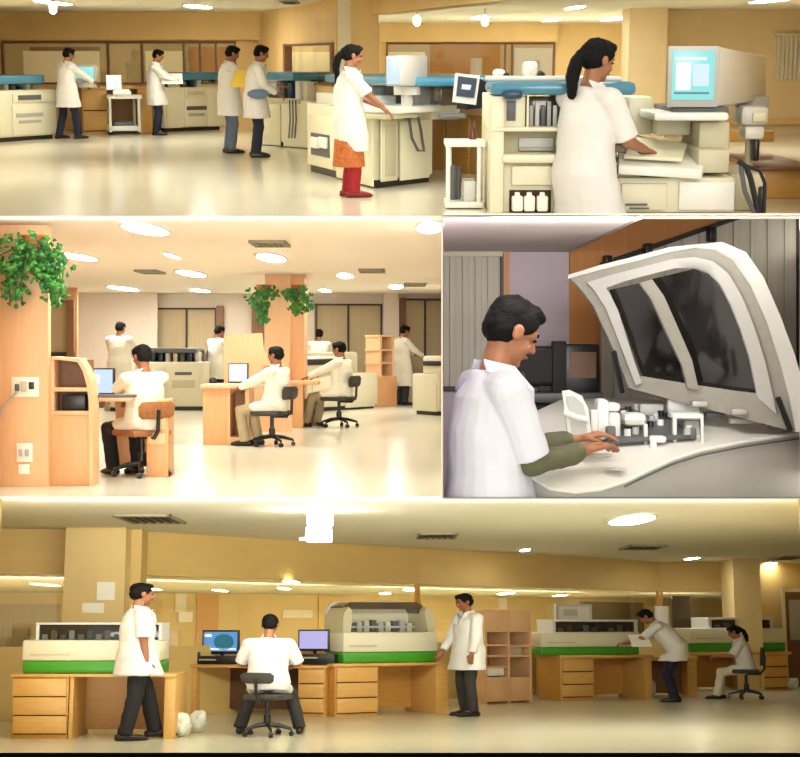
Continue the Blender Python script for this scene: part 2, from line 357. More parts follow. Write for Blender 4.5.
    for s in (-1, 1):
        capsule(c, hips[s], knee[s], .092, .072); x, y = frame_of(ank[s]-knee[s]); loft(c, [(knee[s], x*.071, y*.071), (ank[s]+(ank[s]-knee[s]).normalized()*.015, x*.066, y*.066)], 14)
        capsule(c, knee[s]+V((0, 0, .01)), knee[s], .07, .07)
    put('trousers', remesh(c, 'trousers', voxel, 2, .014, .1), trousers)
    if scarf:                           # printed tunic below the coat
        c = B(); loft(c, [(P, V((.17, 0, 0)), V((0, .13, 0))), (V((P.x, P.y, .36)), V((.2, 0, 0)), V((0, .17, 0)))], 18); put('tunic', to_mesh(c, 'tunic'), scarf)
    for s in (-1, 1):
        c = B(); a = ank[s]; ya = R(toeL if s < 0 else toeR); dr = V((math.sin(-ya), math.cos(ya), 0)); sd = V((dr.y, -dr.x, 0)); gz = a.z-.08
        base = V((a.x, a.y, gz))
        loft(c, [(base-dr*.085+V((0, 0, .035)), sd*.02, V((0, 0, .03))), (base-dr*.06+V((0, 0, .042)), sd*.036, V((0, 0, .042))), (base+dr*.02+V((0, 0, .045)), sd*.042, V((0, 0, .045))), (base+dr*.12+V((0, 0, .034)), sd*.048, V((0, 0, .034))), (base+dr*.18+V((0, 0, .026)), sd*.036, V((0, 0, .024))), (base+dr*.2+V((0, 0, .02)), sd*.015, V((0, 0, .012)))], 14)
        put('shoe', to_mesh(c, 'shoe', 80), shoes)
    if cut is not None or cutplane:
        for o in list(meshes):
            if cut is not None: co, no = V((0, 0, cut)), V((0, 0, 1))
            else:
                Mi = (Matrix.Translation(V(loc)) @ Matrix.Rotation(R(yaw), 4, 'Z') @ Matrix.Diagonal((S*BW, S*BW, S, 1))).inverted()
                co = Mi @ V(cutplane[0]); no = (Mi.to_3x3() @ V(cutplane[1])).normalized()
            if all((v.co-co).dot(no) > 0 for v in o.data.vertices): continue
            cut_mesh(o.data, co, no)
            if not len(o.data.polygons): bpy.data.objects.remove(o); continue
    T.elb = elb; T.hnd = hnd; T.sh = sh; T.S = S; return T
def pfl(room, x, y): return room.fl(x, y)

# ------------------------------------------------------------------ furniture helpers
def office_chair(room, loc, yaw, label, s=1, fabric='chair_grey', group=None, backh=.80, bt=.18):
    T = Thing(room, 'office_chair', label, 'chair', group, org=loc, rotz=R(yaw)+1e-6, scale=s)
    b = B(); box(b, (-.24, -.22, .43), (.24, .24, .50), .03); T.add('seat', b, fabric)
    b = B(); loft(b, [(V((0, -.27, backh-bt)), V((.17, 0, 0)), V((0, .03, 0))), (V((0, -.28, backh-bt*.8)), V((.22, 0, 0)), V((0, .04, 0))), (V((0, -.29, backh-bt*.25)), V((.23, 0, 0)), V((0, .04, 0))), (V((0, -.29, backh)), V((.18, 0, 0)), V((0, .03, 0)))], 20); T.add('backrest', b, fabric)
    b = B(); tube(b, [(0, .02, .42), (0, -.24, .42), (0, -.31, .5), (0, -.325, backh-bt*.45)], .022); T.add('back_bracket', b, 'black_plastic')
    b = B(); cyl(b, (0, 0, .12), (0, 0, .43), .028); cyl(b, (0, 0, .12), (0, 0, .25), .045); T.add('post', b, 'black_plastic')
    for k in range(5):
        a = 2*math.pi*k/5+.3; c, q = math.cos(a), math.sin(a)
        b = B(); tube(b, [(0, 0, .14), (c*.15, q*.15, .125), (c*.3, q*.3, .085)], [.03, .026, .018]); leg = T.add('leg', b, 'black_plastic')
        b = B(); cyl(b, (c*.3-q*.025, q*.3+c*.025, .03), (c*.3+q*.025, q*.3-c*.025, .03), .03, 14); cyl(b, (c*.3, q*.3, .03), (c*.3, q*.3, .085), .012, 8); T.add('caster', b, 'black_plastic', leg)
    return T
def lamp(room, cx, cy, w, h, zc, label, group, shape='round', far=False):
    a = room.fl(cx-w/2, cy, zc); b = room.fl(cx+w/2, cy, zc); c = room.fl(cx, cy-h/2, zc); d = room.fl(cx, cy+h/2, zc)
    rx = (b.x-a.x)/2; ry = abs(d.y-c.y)/2; o = room.fl(cx, cy, zc); o.y = (c.y+d.y)/2
    T = Thing(room, 'ceiling_light', label, 'light', group, org=o)
    e = B(); f = B(); n = 24 if shape == 'round' else 4; ph = 0 if n == 24 else math.pi/4; k = 1 if n == 24 else 1.414
    def ring(q, z): return [(math.cos(2*math.pi*i/n+ph)*rx*q*k, math.sin(2*math.pi*i/n+ph)*ry*q*k, z) for i in range(n)]
    e.faces.new([e.verts.new(p) for p in ring(1, -.012)]); T.add('diffuser', e, 'lamp_beyond' if far else room.lamp, local=True)
    A = [f.verts.new(p) for p in ring(1.0, -.016)]; Bq = [f.verts.new(p) for p in ring(1.12, -.016)]; C = [f.verts.new(p) for p in ring(1.14, 0)]
    for i in range(n):
        j = (i+1) % n; f.faces.new((A[i], A[j], Bq[j], Bq[i])); f.faces.new((Bq[i], Bq[j], C[j], C[i]))
    T.add('frame', f, 'white_plastic', local=True); return T
def vent(room, cx, cy, w, h, zc, label, group, dark='vent_dark', duct='slit_dark'):
    a = room.fl(cx-w/2, cy, zc); b = room.fl(cx+w/2, cy, zc); c = room.fl(cx, cy-h/2, zc); d = room.fl(cx, cy+h/2, zc)
    rx = (b.x-a.x)/2; ry = abs(d.y-c.y)/2; o = room.fl(cx, cy, zc); o.y = (c.y+d.y)/2
    T = Thing(room, 'ceiling_vent', label, 'vent', group, org=o)
    f = B()
    for q in ((-rx, -ry, rx, -ry*.85), (-rx, ry*.85, rx, ry), (-rx, -ry, -rx*.88, ry), (rx*.88, -ry, rx, ry)): box(f, (q[0], q[1], -.03), (q[2], q[3], 0))
    T.add('frame', f, 'vent_metal', local=True)
    f = B(); box(f, (-rx*.88, -ry*.85, -.006), (rx*.88, ry*.85, 0)); T.add('duct', f, duct, local=True)
    f = B()
    for i in range(6): x = -rx*.75+i*rx*.3; box(f, (x-rx*.06, -ry*.85, -.028), (x+rx*.06, ry*.85, -.01))
    T.add('louvre', f, dark, local=True)
def lcd(room, f, x0, y0, x1, y1, zbase, label, screen='screen_pale', marks=None, frame='black_plastic', group=None):
    u0, za = f.hit(x0, y1); u1, zb = f.hit(x1, y0); org = f.pt((u0+u1)/2, zbase, -.05)
    T = Thing(room, 'computer_monitor', label, 'monitor', group, org=org); bw = max(.7, (x1-x0)*.05)
    b = B(); slab(b, f, x0, y0, x1, y1, -.05, 0, .01); T.add('casing', b, frame)
    b = B(); slab(b, f, x0+bw, y0+bw, x1-bw, y1-bw*1.5, 0, .006); sc = T.add('screen', b, screen)
    for mk in (marks or []):
        b = B()
        if mk[0] == 'o': 
            face_poly(b, f, [(mk[1]+mk[3]*math.cos(i*math.pi/12), mk[2]+mk[4]*math.sin(i*math.pi/12)) for i in range(24)], .006, .012)
        else: slab(b, f, mk[1], mk[2], mk[3], mk[4], .006, .012)
        T.add('screen_window', b, mk[-1], sc)
    um = (u0+u1)/2; b = B(); c = f.pt(um, (za+zb)/2, -.07); g = f.pt(um, zbase+.02, -.09); tube(b, [c, g], .03); T.add('stand', b, frame)
    b = B(); q = f.pt(um, zbase, -.05); cyl(b, q, q+V((0, 0, .02)), abs(u1-u0)*.28, 20); T.add('base', b, frame)
    return T
def desk(room, f, label, top, kick, segs, back=.8, wood='wood_honey', wood2='wood_honey_light', group=None, x0=0, x1=1, panel=True, back_m=None):
    """segs: list of ('drawers', xa, xb, n) / ('leg', xa, xb) / ('panel', xa, xb)"""
    u0, z = f.hit(x0, kick); u1, _ = f.hit(x1, kick); org = f.pt((u0+u1)/2, 0, -back/2); T = Thing(room, 'desk', label, 'desk', group, org=org)
    b = B(); slab(b, f, x0-1, top, x1+1, top+3, -back, .03, .008); T.add('desktop', b, wood2)
    _, ztop = f.hit((x0+x1)/2, top+3)
    for sg in segs:
        if sg[0] == 'drawers':
            b = B(); slab(b, f, sg[1], top+3, sg[2], kick, -back, 0, .004, z0=0, z1=ztop); T.add('carcass', b, wood)
            n = sg[3]; hh = (kick-3-(top+4))/n
            for i in range(n):
                ya = top+4+i*hh; b = B(); slab(b, f, sg[1]+1.2, ya+.6, sg[2]-1.2, ya+hh-.6, .002, .03, .006); d = T.add('drawer', b, wood2)
                b = B(); slab(b, f, sg[1]+1.6, ya+hh-.7, sg[2]-1.6, ya+hh+.5, .0, .012); T.add('finger_groove', b, 'slit_dark', d)
        elif sg[0] == 'leg': b = B(); slab(b, f, sg[1], top+3, sg[2], kick, -back, 0, .004, z0=0, z1=ztop); T.add('side_panel', b, wood2)
        elif sg[0] == 'panel': b = B(); slab(b, f, sg[1], top+3, sg[2], kick, -back, -back*.8, 0, z0=.06, z1=ztop); T.add('back_panel', b, back_m or wood)
    T.ztop = f.hit((x0+x1)/2, top)[1]; return T
# =================================================================== ROOM ONE (top): row of blue-lidded analysers
def shell(room, tag_, near, far, zc, xl, xr, floor_m, ceil_m, th_f=.03, th_c=.03, lw=None, rw=None, ceil=True):
    pts = [px(room, xl, near), px(room, xr, near), px(room, xr, far), px(room, xl, far)]
    b = B(); poly_slab(b, pts, -th_f, 0); struct(room, 'floor', b, floor_m)
    if ceil: b = B(); poly_slab(b, pts, zc, zc+th_c); struct(room, 'ceiling', b, ceil_m)
    if lw: f = Face(room, pts[0], pts[3]); wallseg(room, 'wall_left', pts[3], pts[0], 0, zc, lw, .08) if False else wallseg(room, 'wall_left', pts[0], pts[3], 0, zc, lw, -.08)
    if rw: wallseg(room, 'wall_right', pts[1], pts[2], 0, zc, rw, .08)
r = R1; ZC = 2.5
n1 = r.fl(400, 216).y
shell(r, 'one', n1, 46, ZC, -14, 814, 'floor_cream', 'ceiling_one', lw='wall_gold', rw='wall_gold', th_f=.03)
# back walls, drawn in plan
fA = wallseg(r, 'wall_back', px(r, -16, 33), px(r, 262, 33), 0, ZC, 'wall_gold', hole=(2, 42, 236, 84))
fB = wallseg(r, 'wall_back_angled', px(r, 262, 33), px(r, 338, 25), 0, ZC, 'wall_gold', hole=(285, 44, 334, 84))
b = B(); slab(b, Face.depth(r, 338, 24.6), 338, -20, 351, 170, -.6, 0, z0=0, z1=ZC); struct(r, 'column_lit_strip', b, 'blind_white')  # bright light on the column's left side, painted as a white strip
b = B(); slab(b, Face.depth(r, 351, 24.4), 351, -20, 378, 170, -.7, 0, z0=0, z1=ZC); struct(r, 'wall_column', b, 'wall_gold')
fC = wallseg(r, 'wall_back_far', px(r, 378, 44), px(r, 629, 44), 0, ZC, 'wall_gold', hole=(386, 43, 555, 90))
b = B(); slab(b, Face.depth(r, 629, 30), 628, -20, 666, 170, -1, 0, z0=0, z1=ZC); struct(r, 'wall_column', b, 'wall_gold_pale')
fD = wallseg(r, 'wall_back_right', px(r, 645, 31), px(r, 816, 31), 0, ZC, 'wall_gold_pale')
# soffits
b = B(); slab(b, fA, -10, 12, 262, 40, 0, .35, z1=ZC); struct(r, 'trim_2', b, 'wall_gold')
b = B(); slab(b, fC, 380, 26, 556, 42, 0, .5, z1=ZC); struct(r, 'trim_3', b, 'wall_gold')
p0, p1 = px(r, 378, 24), px(r, 545, 16.4); z0 = r.at(378, 14, 24).z
f = Face(r, p0, p1); b = B(); c = [f.pt(-.3, z0, 0), f.pt((f.q-f.p).length, z0, 0), f.pt((f.q-f.p).length, z0, -.3), f.pt(-.3, z0, -.3)]; hexa(b, c+[V((v.x, v.y, ZC)) for v in c]); struct(r, 'trim_4', b, 'wall_gold')
# glazing with the rooms beyond it
def glazing(room, name, f, rect, frames, o=-.06, m='wood_brown'):
    T = Thing(room, name, kind='structure', org=f.pt(f.hit(rect[0], rect[3])[0], 0, 0))
    b = B(); slab(b, f, rect[0], rect[1], rect[2], rect[3], o-.01, o); T.add('pane', b, 'pane_glass')
    b = B(); slab(b, f, rect[0], rect[1]-.5, rect[2], rect[1]+1.6, o-.04, .04); slab(b, f, rect[0], rect[3]-1.6, rect[2], rect[3], o-.04, .04)
    for x in frames: slab(b, f, x-1, rect[1], x+1, rect[3], o-.04, .04)
    T.add('window_frame', b, m); return T
glazing(r, 'window_1', fA, (2, 42, 236, 84), [3, 108, 142, 184, 200, 216, 235])
glazing(r, 'window_2', fB, (285, 44, 334, 84), [286, 333])
glazing(r, 'window_3', fC, (386, 43, 555, 90), [387, 505, 512, 554])
fbk = wallseg(r, 'wall_beyond', px(r, -20, 38), px(r, 345, 38), 0, ZC, 'blind_tan')
fbk2 = wallseg(r, 'wall_beyond', px(r, 370, 47.5), px(r, 640, 47.5), 0, ZC, 'blind_tan')
b = B(); poly_slab(b, [px(r, -20, 33), px(r, 345, 33), px(r, 345, 38), px(r, -20, 38)], ZC+.001, ZC+.03); struct(r, 'ceiling_beyond', b, 'ceiling_one')
def panelon(room, name, f, rect, m, label=None, cat=None, o=(0.005, .05), struct_=True):
    b = B(); slab(b, f, *rect, *o)
    if struct_: return struct(room, name, b, m)
    org = f.pt(f.hit(rect[0], rect[3])[0], f.hit(rect[0], rect[3])[1]); return single(room, name, b, m, label, cat, org=org)
k = 1
for rect, m in (((24, 51, 100, 84), 'blind_white'), ((110, 50, 140, 84), 'blind_tan'), ((146, 51, 183, 84), 'blind_white'), ((190, 47, 230, 84), 'wood_honey_dark'), ((288, 52, 330, 84), 'blind_white'), ((30, 47, 100, 51), 'wood_brown')):
    panelon(r, 'window_blind', fbk, rect, m); k += 1
for rect, m in (((388, 52, 425, 90), 'blind_white'), ((430, 45, 500, 90), 'wood_honey_dark'), ((470, 58, 482, 88), 'paper'), ((514, 48, 552, 90), 'grey_light'), ((522, 60, 540, 84), 'paper')):
    panelon(r, 'window_blind', fbk2, rect, m)
T = Thing(r, 'window_4', kind='structure', org=fD.pt(2, 1)); b = B()
for i in range(7): slab(b, fD, 776+i*4.2, 36, 779.4+i*4.2, 80, .01, .05)
T.add('blind', b, 'blind_white'); b = B(); slab(b, fD, 774, 33, 806, 36, 0, .07); T.add('blind_rail', b, 'cream_plastic')
b = B(); slab(b, fD, 664, 118, 816, 124, 0, .12); struct(r, 'trim_5', b, 'wall_gold')

# ceiling lights of room one
g = 'ceiling lights of the top laboratory'
for (x, y, w, h, t) in ((198, 6, 24, 4, 'round ceiling light right of the left corner lamp'), (53, 2, 22, 5, 'bright ceiling lamp at the top left above the first technician'),
                        (617, 18, 20, 4.5, 'round ceiling light near the pale column, left one'), (706, 13, 22, 3.6, 'round ceiling light above the large beige monitor'), (775, 11, 14, 2.4, 'small round ceiling light above the blinds at the right'),
                        (552, 19.6, 16, 3, 'small round ceiling light above the ponytailed technician, right one'), (575, 7, 16, 4, 'round ceiling light over the beam, above the ponytailed technician'), (770, 0, 26, 5, 'ceiling light at the top right corner'), (480, 17, 18, 3.4, 'ceiling light behind the diagonal beam')):
    lamp(r, x, y, w, h, ZC, t, g)
for (x, y) in ((90, -14), (250, -22), (420, -30), (600, -26), (150, -60), (340, -75), (520, -70), (700, -60), (60, -110), (400, -130), (720, -120)): lamp(r, x, y, 34, 8, ZC, 'added unseen ceiling light above the frame of the top laboratory', g)  # out-of-view lamps added to brighten the front of room one
for (x, y) in ((60, 19), (160, 19), (300, 18)):
    lamp(r, x, y, 26, 2.0, ZC, 'added ceiling light in the room behind the glass', g, far=True)  # lamps added to brighten the space behind the glass
for x, y, t in ((53, 8, 'glowing hanging glass lamp above the first technician'), (417, 20, 'small glowing pendant lamp left of the diagonal beam'), (485, 20, 'small glowing pendant lamp right of the first pendant')):
    d = 24 if x < 100 else 30; p = r.at(x, y, d); T = Thing(r, 'pendant_lamp', t, 'lamp', org=(p.x, p.y, ZC)); s = d/F
    b = B(); cyl(b, p+V((0, 0, 3*s)), V((p.x, p.y, ZC)), .012); T.add('cord', b, 'steel')
    b = B(); loft(b, [(p+V((0, 0, 5*s)), V((.02, 0, 0)), V((0, .02, 0))), (p+V((0, 0, 2*s)), V((4*s, 0, 0)), V((0, 4*s, 0))), (p-V((0, 0, 4*s)), V((3.6*s, 0, 0)), V((0, 3.6*s, 0))), (p-V((0, 0, 6*s)), V((1.2*s, 0, 0)), V((0, 1.2*s, 0)))], 16); T.add('lamp_shade', b, 'lamp_far')
vent(r, 290, 1.5, 16, 2.4, ZC, 'grey air vent in the ceiling of the top laboratory', None)

# ---- analysers
def analyser(room, f, label, body, lid, deck=None, panels=(), louvres=(), back=1.0, side=None, group=None, dark=()):
    x0, y0, x1, y1 = body; u0, _ = f.hit(x0, y1); org = f.pt(u0, 0, -back/2)
    T = Thing(room, 'laboratory_analyser', label, 'laboratory machine', group, org=org)
    b = B(); slab(b, f, x0, y0, x1, y1-2, -back, 0, .03, z0=.08); body_o = T.add('body', b, 'cream_plastic')
    b = B(); slab(b, f, x0+2, y1-3, x1-2, y1, -back*.95, -.06, z0=0, z1=.1); T.add('plinth', b, 'black_plastic')
    for q in panels:
        b = B(); slab(b, f, *q[:4], .0, .025, .008); p = T.add('door_panel', b, q[4] if len(q) > 4 else 'cream_plastic')
    for q in louvres:
        b = B(); slab(b, f, *q[:4], .0, .035, .004); T.add('drawer_slot', b, q[4] if len(q) > 4 else 'grey_dark')
    for q in dark:
        b = B(); slab(b, f, *q[:4], -back*.7, -back*.65+.0, .0); T.add('back_board', b, q[4] if len(q) > 4 else 'grey_dark')
    if deck:
        b = B(); slab(b, f, *deck, -back*.9, -back*.45, .01); T.add('sampling_deck', b, 'smoked_brown')
        n = max(3, int((deck[2]-deck[0])/7)); w = (deck[2]-deck[0])/n
        for i in range(n):
            b = B(); xa = deck[0]+i*w+1; slab(b, f, xa, deck[1]+1+(i % 3), xa+w*.55, deck[3]+.5, -back*.45, -back*.2, .01); T.add('reagent_module', b, ('cream_plastic', 'grey_dark', 'blue_dark', 'white_plastic')[i % 4])
    if lid:
        b = B(); slab(b, f, *lid, -back*.98, -.02, .035); T.add('lid', b, 'blue_lid')
        for xx in (lid[0]+1, lid[2]-4): b = B(); slab(b, f, xx, lid[3]-.5, xx+3, y0+1, -back*.9, -back*.5, .01); T.add('lid_support', b, 'cream_plastic')
    return T
f = Face.floor(r, (-8, 143), (57, 138.5))
T = analyser(r, f, 'blue-lidded cream analyser at the far left beside the first technician', (-8, 90, 57, 141), (-10, 75, 46, 84), deck=(14, 83, 50, 91), panels=((-6, 93, 8, 136), (12, 93, 54, 102), (12, 104, 54, 134)), louvres=((17, 95, 40, 100), (15, 113, 42, 117, 'grey_plastic'), (18, 120, 40, 123, 'grey_plastic')), back=1.3)
f = Face.floor(r, (166, 132), (240, 129))
T = analyser(r, f, 'blue-lidded cream analyser behind the technician reading papers', (164, 87, 242, 131), (180, 72.5, 240, 80), deck=(182, 79, 232, 88), panels=((166, 90, 180, 128), (184, 89, 206, 97), (184, 99, 206, 126), (208, 89, 238, 126)), louvres=((187, 91, 203, 95, 'cream_shade'), (186, 106, 206, 110), (188, 113, 204, 116, 'grey_plastic')), back=1.3)
f = Face.floor(r, (261, 145), (311, 149))
T = analyser(r, f, 'blue-lidded cream analyser behind the pair of technicians', (252, 100, 312, 150), (258, 72, 292, 80.5), deck=(262, 80, 300, 101), panels=((262, 104, 281, 145), (284, 104, 309, 147)), louvres=((262, 98, 300, 103, 'cream_shade'), (270, 94, 282, 98, 'black_plastic')), back=1.0)
b = B()
for xx in (292, 295, 298): tube(b, [f.pt(f.hit(xx, 104)[0], f.hit(xx, 100)[1], .05), f.pt(f.hit(xx+1, 120)[0], f.hit(xx, 120)[1], .06), f.pt(f.hit(xx-1, 138)[0], f.hit(xx, 138)[1], .05)], .012)
T.add('cable', b, 'grey_dark')
# large central analyser, corner towards the camera
fl_ = Face.floor(r, (308, 171), (376, 189)); fr_ = Face.floor(r, (376, 189), (432, 182))
c0 = r.fl(376, 189); cl = r.fl(308, 171); cr = r.fl(432, 182); bk = cl+(cr-c0)
zt = fl_.hit(340, 112)[1]; zt2 = fr_.hit(395, 107)[1]
T = Thing(r, 'laboratory_analyser', 'large cream analyser with blue lid in front of the woman with red trousers', 'laboratory machine', org=(c0+bk)/2)
b = B(); poly_slab(b, [(v.x, v.y) for v in (c0+(cl-c0)*.02, cr, bk, cl)], .1, zt2*.97); T.add('body', b, 'cream_plastic')
b = B(); m_ = (c0+bk)/2; poly_slab(b, [((v.x-m_.x)*.95+m_.x, (v.y-m_.y)*.95+m_.y) for v in (c0, cr, bk, cl)], 0, .1); T.add('plinth', b, 'black_plastic')
for q in ((310, 118, 336, 163), ): b = B(); slab(b, fl_, 311, 116, 335, 167, 0, .03, .008); T.add('door_panel', b, 'cream_plastic')
b = B(); slab(b, fl_, 338, 116, 374, 182, 0, .03, .01); T.add('door_panel', b, 'cream_plastic')
b = B(); slab(b, fl_, 314, 134, 332, 156, .03, .045); rc = T.add('reagent_bay', b, 'grey_dark')
for i in range(2): b = B(); slab(b, fl_, 316+i*8, 137, 323+i*8, 148, .045, .09, .01); T.add('reagent_box', b, 'white_plastic')
for q in ((380, 120, 396, 181), (399, 120, 428, 179)): b = B(); slab(b, fr_, *q, 0, .03, .01); T.add('door_panel', b, 'cream_plastic')
b = B(); slab(b, fr_, 383, 124, 393, 176, .03, .045, .004); T.add('door_panel', b, 'cream_shade')
b = B(); slab(b, fr_, 374, 105, 418, 112, -.5, .35, .02); T.add('keyboard_shelf', b, 'white_plastic')
b = B(); slab(b, fr_, 368, 113, 400, 118, -.5, .28, .01); T.add('shelf_tray', b, 'cream_shade')
b = B(); slab(b, fl_, 309, 94, 350, 118, -1.5, -.1, .02); T.add('sampler_housing', b, 'white_plastic')
for i, mm in enumerate(('white_plastic', 'grey_light', 'grey_dark', 'grey_plastic', 'smoked_brown')):
    b = B(); slab(b, fl_, 312+i*14, 86, 322+i*14, 106, -1.0-i*.1, -.4-i*.1, .02); T.add('deck_module', b, mm)
b = B(); slab(b, fl_, 310, 75.5, 384, 84.5, -1.9, -.2, .04); T.add('lid', b, 'blue_lid')
b = B(); slab(b, fr_, 402, 116, 407, 119, .03, .08); tube(b, [fr_.pt(fr_.hit(x, y)[0], fr_.hit(x, y)[1], .12) for x, y in ((402, 100), (401, 118), (404, 138), (410, 150), (416, 151), (413, 130), (408, 108))], .018); T.add('cable', b, 'grey_dark')
# CRT monitors
def crt(room, cx, cyb, d, label, fq, side_q, depth, screen, name='computer_monitor', post=None):
    """fq front rect, seen on a plane turned a little; the casing tapers backwards to side_q"""
    x0, y0, x1, y1 = fq; f = Face.depth(room, (x0+x1)/2, d, 0, (y0+y1)/2); org = f.pt(f.hit((x0+x1)/2, y1)[0], f.hit(x0, y1)[1], -depth/2)
    T = Thing(room, name, label, 'monitor', org=org); s = d/F
    a = [f.pt(*f.hit(x, y), 0) for x, y in ((x0, y1), (x1, y1), (x1, y0), (x0, y0))]
    X0, Y0, X1, Y1 = side_q; fb = Face.depth(room, (X0+X1)/2, d+depth, 0, (Y0+Y1)/2); c = [fb.pt(*fb.hit(x, y), 0) for x, y in ((X0, Y1), (X1, Y1), (X1, Y0), (X0, Y0))]
    b = B(); hexa(b, [a[0], a[1], c[1], c[0], a[3], a[2], c[2], c[3]], .03); T.add('casing', b, 'grey_light')
    b = B(); slab(b, f, x0, y0, x1, y1, 0, .04, .01); T.add('bezel', b, 'grey_plastic')
    w = (x1-x0)*.09; b = B(); slab(b, f, x0+w, y0+w, x1-w, y1-w*1.6, .035, .05, .005); T.scr = T.add('screen', b, screen); T.f = f
    return T
T = crt(r, 405, 88, 17.6, 'grey tube monitor on the large central analyser', (386, 56, 400, 86), (402, 55, 428, 86), .9, 'screen_pale')
b = B(); p = r.at(407, 88, 18.3); cyl(b, p+V((0, 0, .02)), p-V((0, 0, .08)), .16); cyl(b, p-V((0, 0, .05)), r.at(407, 106, 18.3), .07); T.add('stand', b, 'grey_light')
T = crt(r, 85, 83, 29.5, 'tube monitor with cyan screen beside the first technician', (74, 65, 96, 81.5), (77, 66, 98, 82), .7, 'screen_cyan')
b = B(); p = r.at(86, 81, 29.8); cyl(b, p, p-V((0, 0, .12)), .2); T.add('stand', b, 'grey_light')
T = crt(r, 690, 108, 15.6, 'very large beige tube monitor with bright cyan screen', (667, 46, 718, 107), (705, 56, 766, 100), 2.0, 'screen_cyan')
for mk in ((675, 57, 706, 60, 'screen_white'), (675, 62, 690, 90, 'screen_white'), (692, 64, 708, 86, 'screen_pale'), (673, 92, 708, 94, 'screen_line')):
    b = B(); slab(b, T.f, *mk[:4], .05, .053); T.add('screen_window', b, mk[4], T.scr)
b = B(); slab(b, T.f, 673, 107, 730, 114, -1.2, -.05, .02); T.add('stand', b, 'grey_dark')
# counter, trolleys
f = Face.floor(r, (82, 134), (152, 133))
T = desk(r, f, 'light wooden counter against the glass behind the white cart', 86, 134, [('drawers', 82, 108, 2), ('panel', 108, 140, ), ('leg', 138, 152)], back=1.2, wood='wood_honey_light', wood2='wood_honey_light', x0=82, x1=152)
f = Face.floor(r, (109, 135), (141, 134.5))
T = Thing(r, 'trolley', 'white wheeled trolley carrying the small monitor and printer', 'trolley', org=f.pt(.3, 0, -.4))
b = B(); slab(b, f, 107, 95, 142, 99, -.8, 0, .01); T.add('top_shelf', b, 'white_plastic')
b = B(); slab(b, f, 110, 126, 140, 131, -.8, 0, .01); T.add('bottom_shelf', b, 'white_plastic')
for xx in (109, 138):
    for o in ((-.07, 0), (-.8, -.73)): b = B(); slab(b, f, xx, 99, xx+2.6, 132, *o); T.add('leg', b, 'white_plastic')
    b = B(); p = f.pt(f.hit(xx+1, 134)[0], .04, -.06); cyl(b, p-V((.03, 0, 0)), p+V((.03, 0, 0)), .04); T.add('caster', b, 'black_plastic')
b = B(); slab(b, f, 115, 122, 135, 127, -.6, -.1, .01); single(r, 'document_tray', b, 'grey_dark', 'dark tray on the lower shelf of the white trolley', 'tray', org=f.pt(.3, .1, -.3))
f2 = Face.depth(r, 113, 28.6, 0, 90); _, zz = Face.floor(r, (109, 135), (141, 134.5)).hit(115, 95)
lcd(r, f2, 106, 75, 121, 90, zz, 'small white monitor on the wheeled trolley', 'screen_white', frame='white_plastic')
b = B(); hexa(b, [V((x, y, z)) for x, y, z in [(lambda p: (p.x, p.y, p.z))(q) for q in (r.at(113, 94.5, 28.3), r.at(131, 94.5, 28.3), r.at(131, 93.5, 28.9), r.at(113, 93.5, 28.9), r.at(113, 92, 28.3), r.at(131, 92, 28.3), r.at(129, 89, 28.9), r.at(115, 89, 28.9))]], .01)
single(r, 'keyboard', b, 'white_plastic', 'white keyboard on the wheeled trolley', 'keyboard', org=r.at(122, 94, 28.5))
# wood cabinet in the centre
f = Face.floor(r, (424, 168), (492, 176))
T = Thing(r, 'wooden_counter', 'yellow wooden counter with dark monitor behind the white cart', 'counter', org=f.pt(.4, 0, -.6))
b = B(); slab(b, f, 426, 112, 494, 176, -1.6, 0, .01, z0=0); T.add('carcass', b, 'wood_honey_light')
b = B(); slab(b, f, 424, 109, 496, 114, -1.65, .05, .01); T.add('worktop', b, 'wood_peach_light')
for q in ((428, 117, 446, 170), (448, 117, 470, 172)): b = B(); slab(b, f, *q, 0, .03, .006); T.add('door', b, 'wood_honey')
f = Face.depth(r, 425, 24, 0, 100)
T = Thing(r, 'wooden_counter', 'low wooden counter far behind the central tube monitor', 'counter', org=f.pt(0, 0, -.6))
b = B(); slab(b, f, 422, 97, 500, 130, -1.2, 0, z0=0); T.add('carcass', b, 'wood_honey_light'); b = B(); slab(b, f, 420, 94, 502, 98, -1.2, .05); T.add('worktop', b, 'wood_peach_light')
f = Face.depth(r, 466, 17.6, 14, 88)
T = Thing(r, 'computer_monitor', 'dark flat monitor with slate screen on the wooden counter', 'monitor', org=f.pt(0, f.hit(466, 109)[1], -.1))
b = B(); face_poly(b, f, [(456, 73), (480, 76), (476, 105), (453, 102)], -.04, 0); T.add('casing', b, 'grey_light')
b = B(); face_poly(b, f, [(458, 76), (477, 78.5), (474, 98), (456, 96)], 0, .01); sc = T.add('screen', b, 'screen_slate')
b = B(); face_poly(b, f, [(462, 84), (471, 85), (470, 90), (461, 89)], .01, .015); T.add('screen_window', b, 'screen_white', sc)
b = B(); face_poly(b, f, [(480, 78), (489, 82), (490, 108), (468, 110), (470, 104)], -.5, -.08); T.add('back_housing', b, 'black_plastic')
b = B(); f = Face.depth(r, 456, 17.0, 0, 118); slab(b, f, 438, 114, 466, 118, -.3, .2, .02); single(r, 'keyboard', b, 'grey_dark', 'dark keyboard on the wooden counter under the flat monitor', 'keyboard', org=f.pt(0, f.hit(450, 118)[1]))
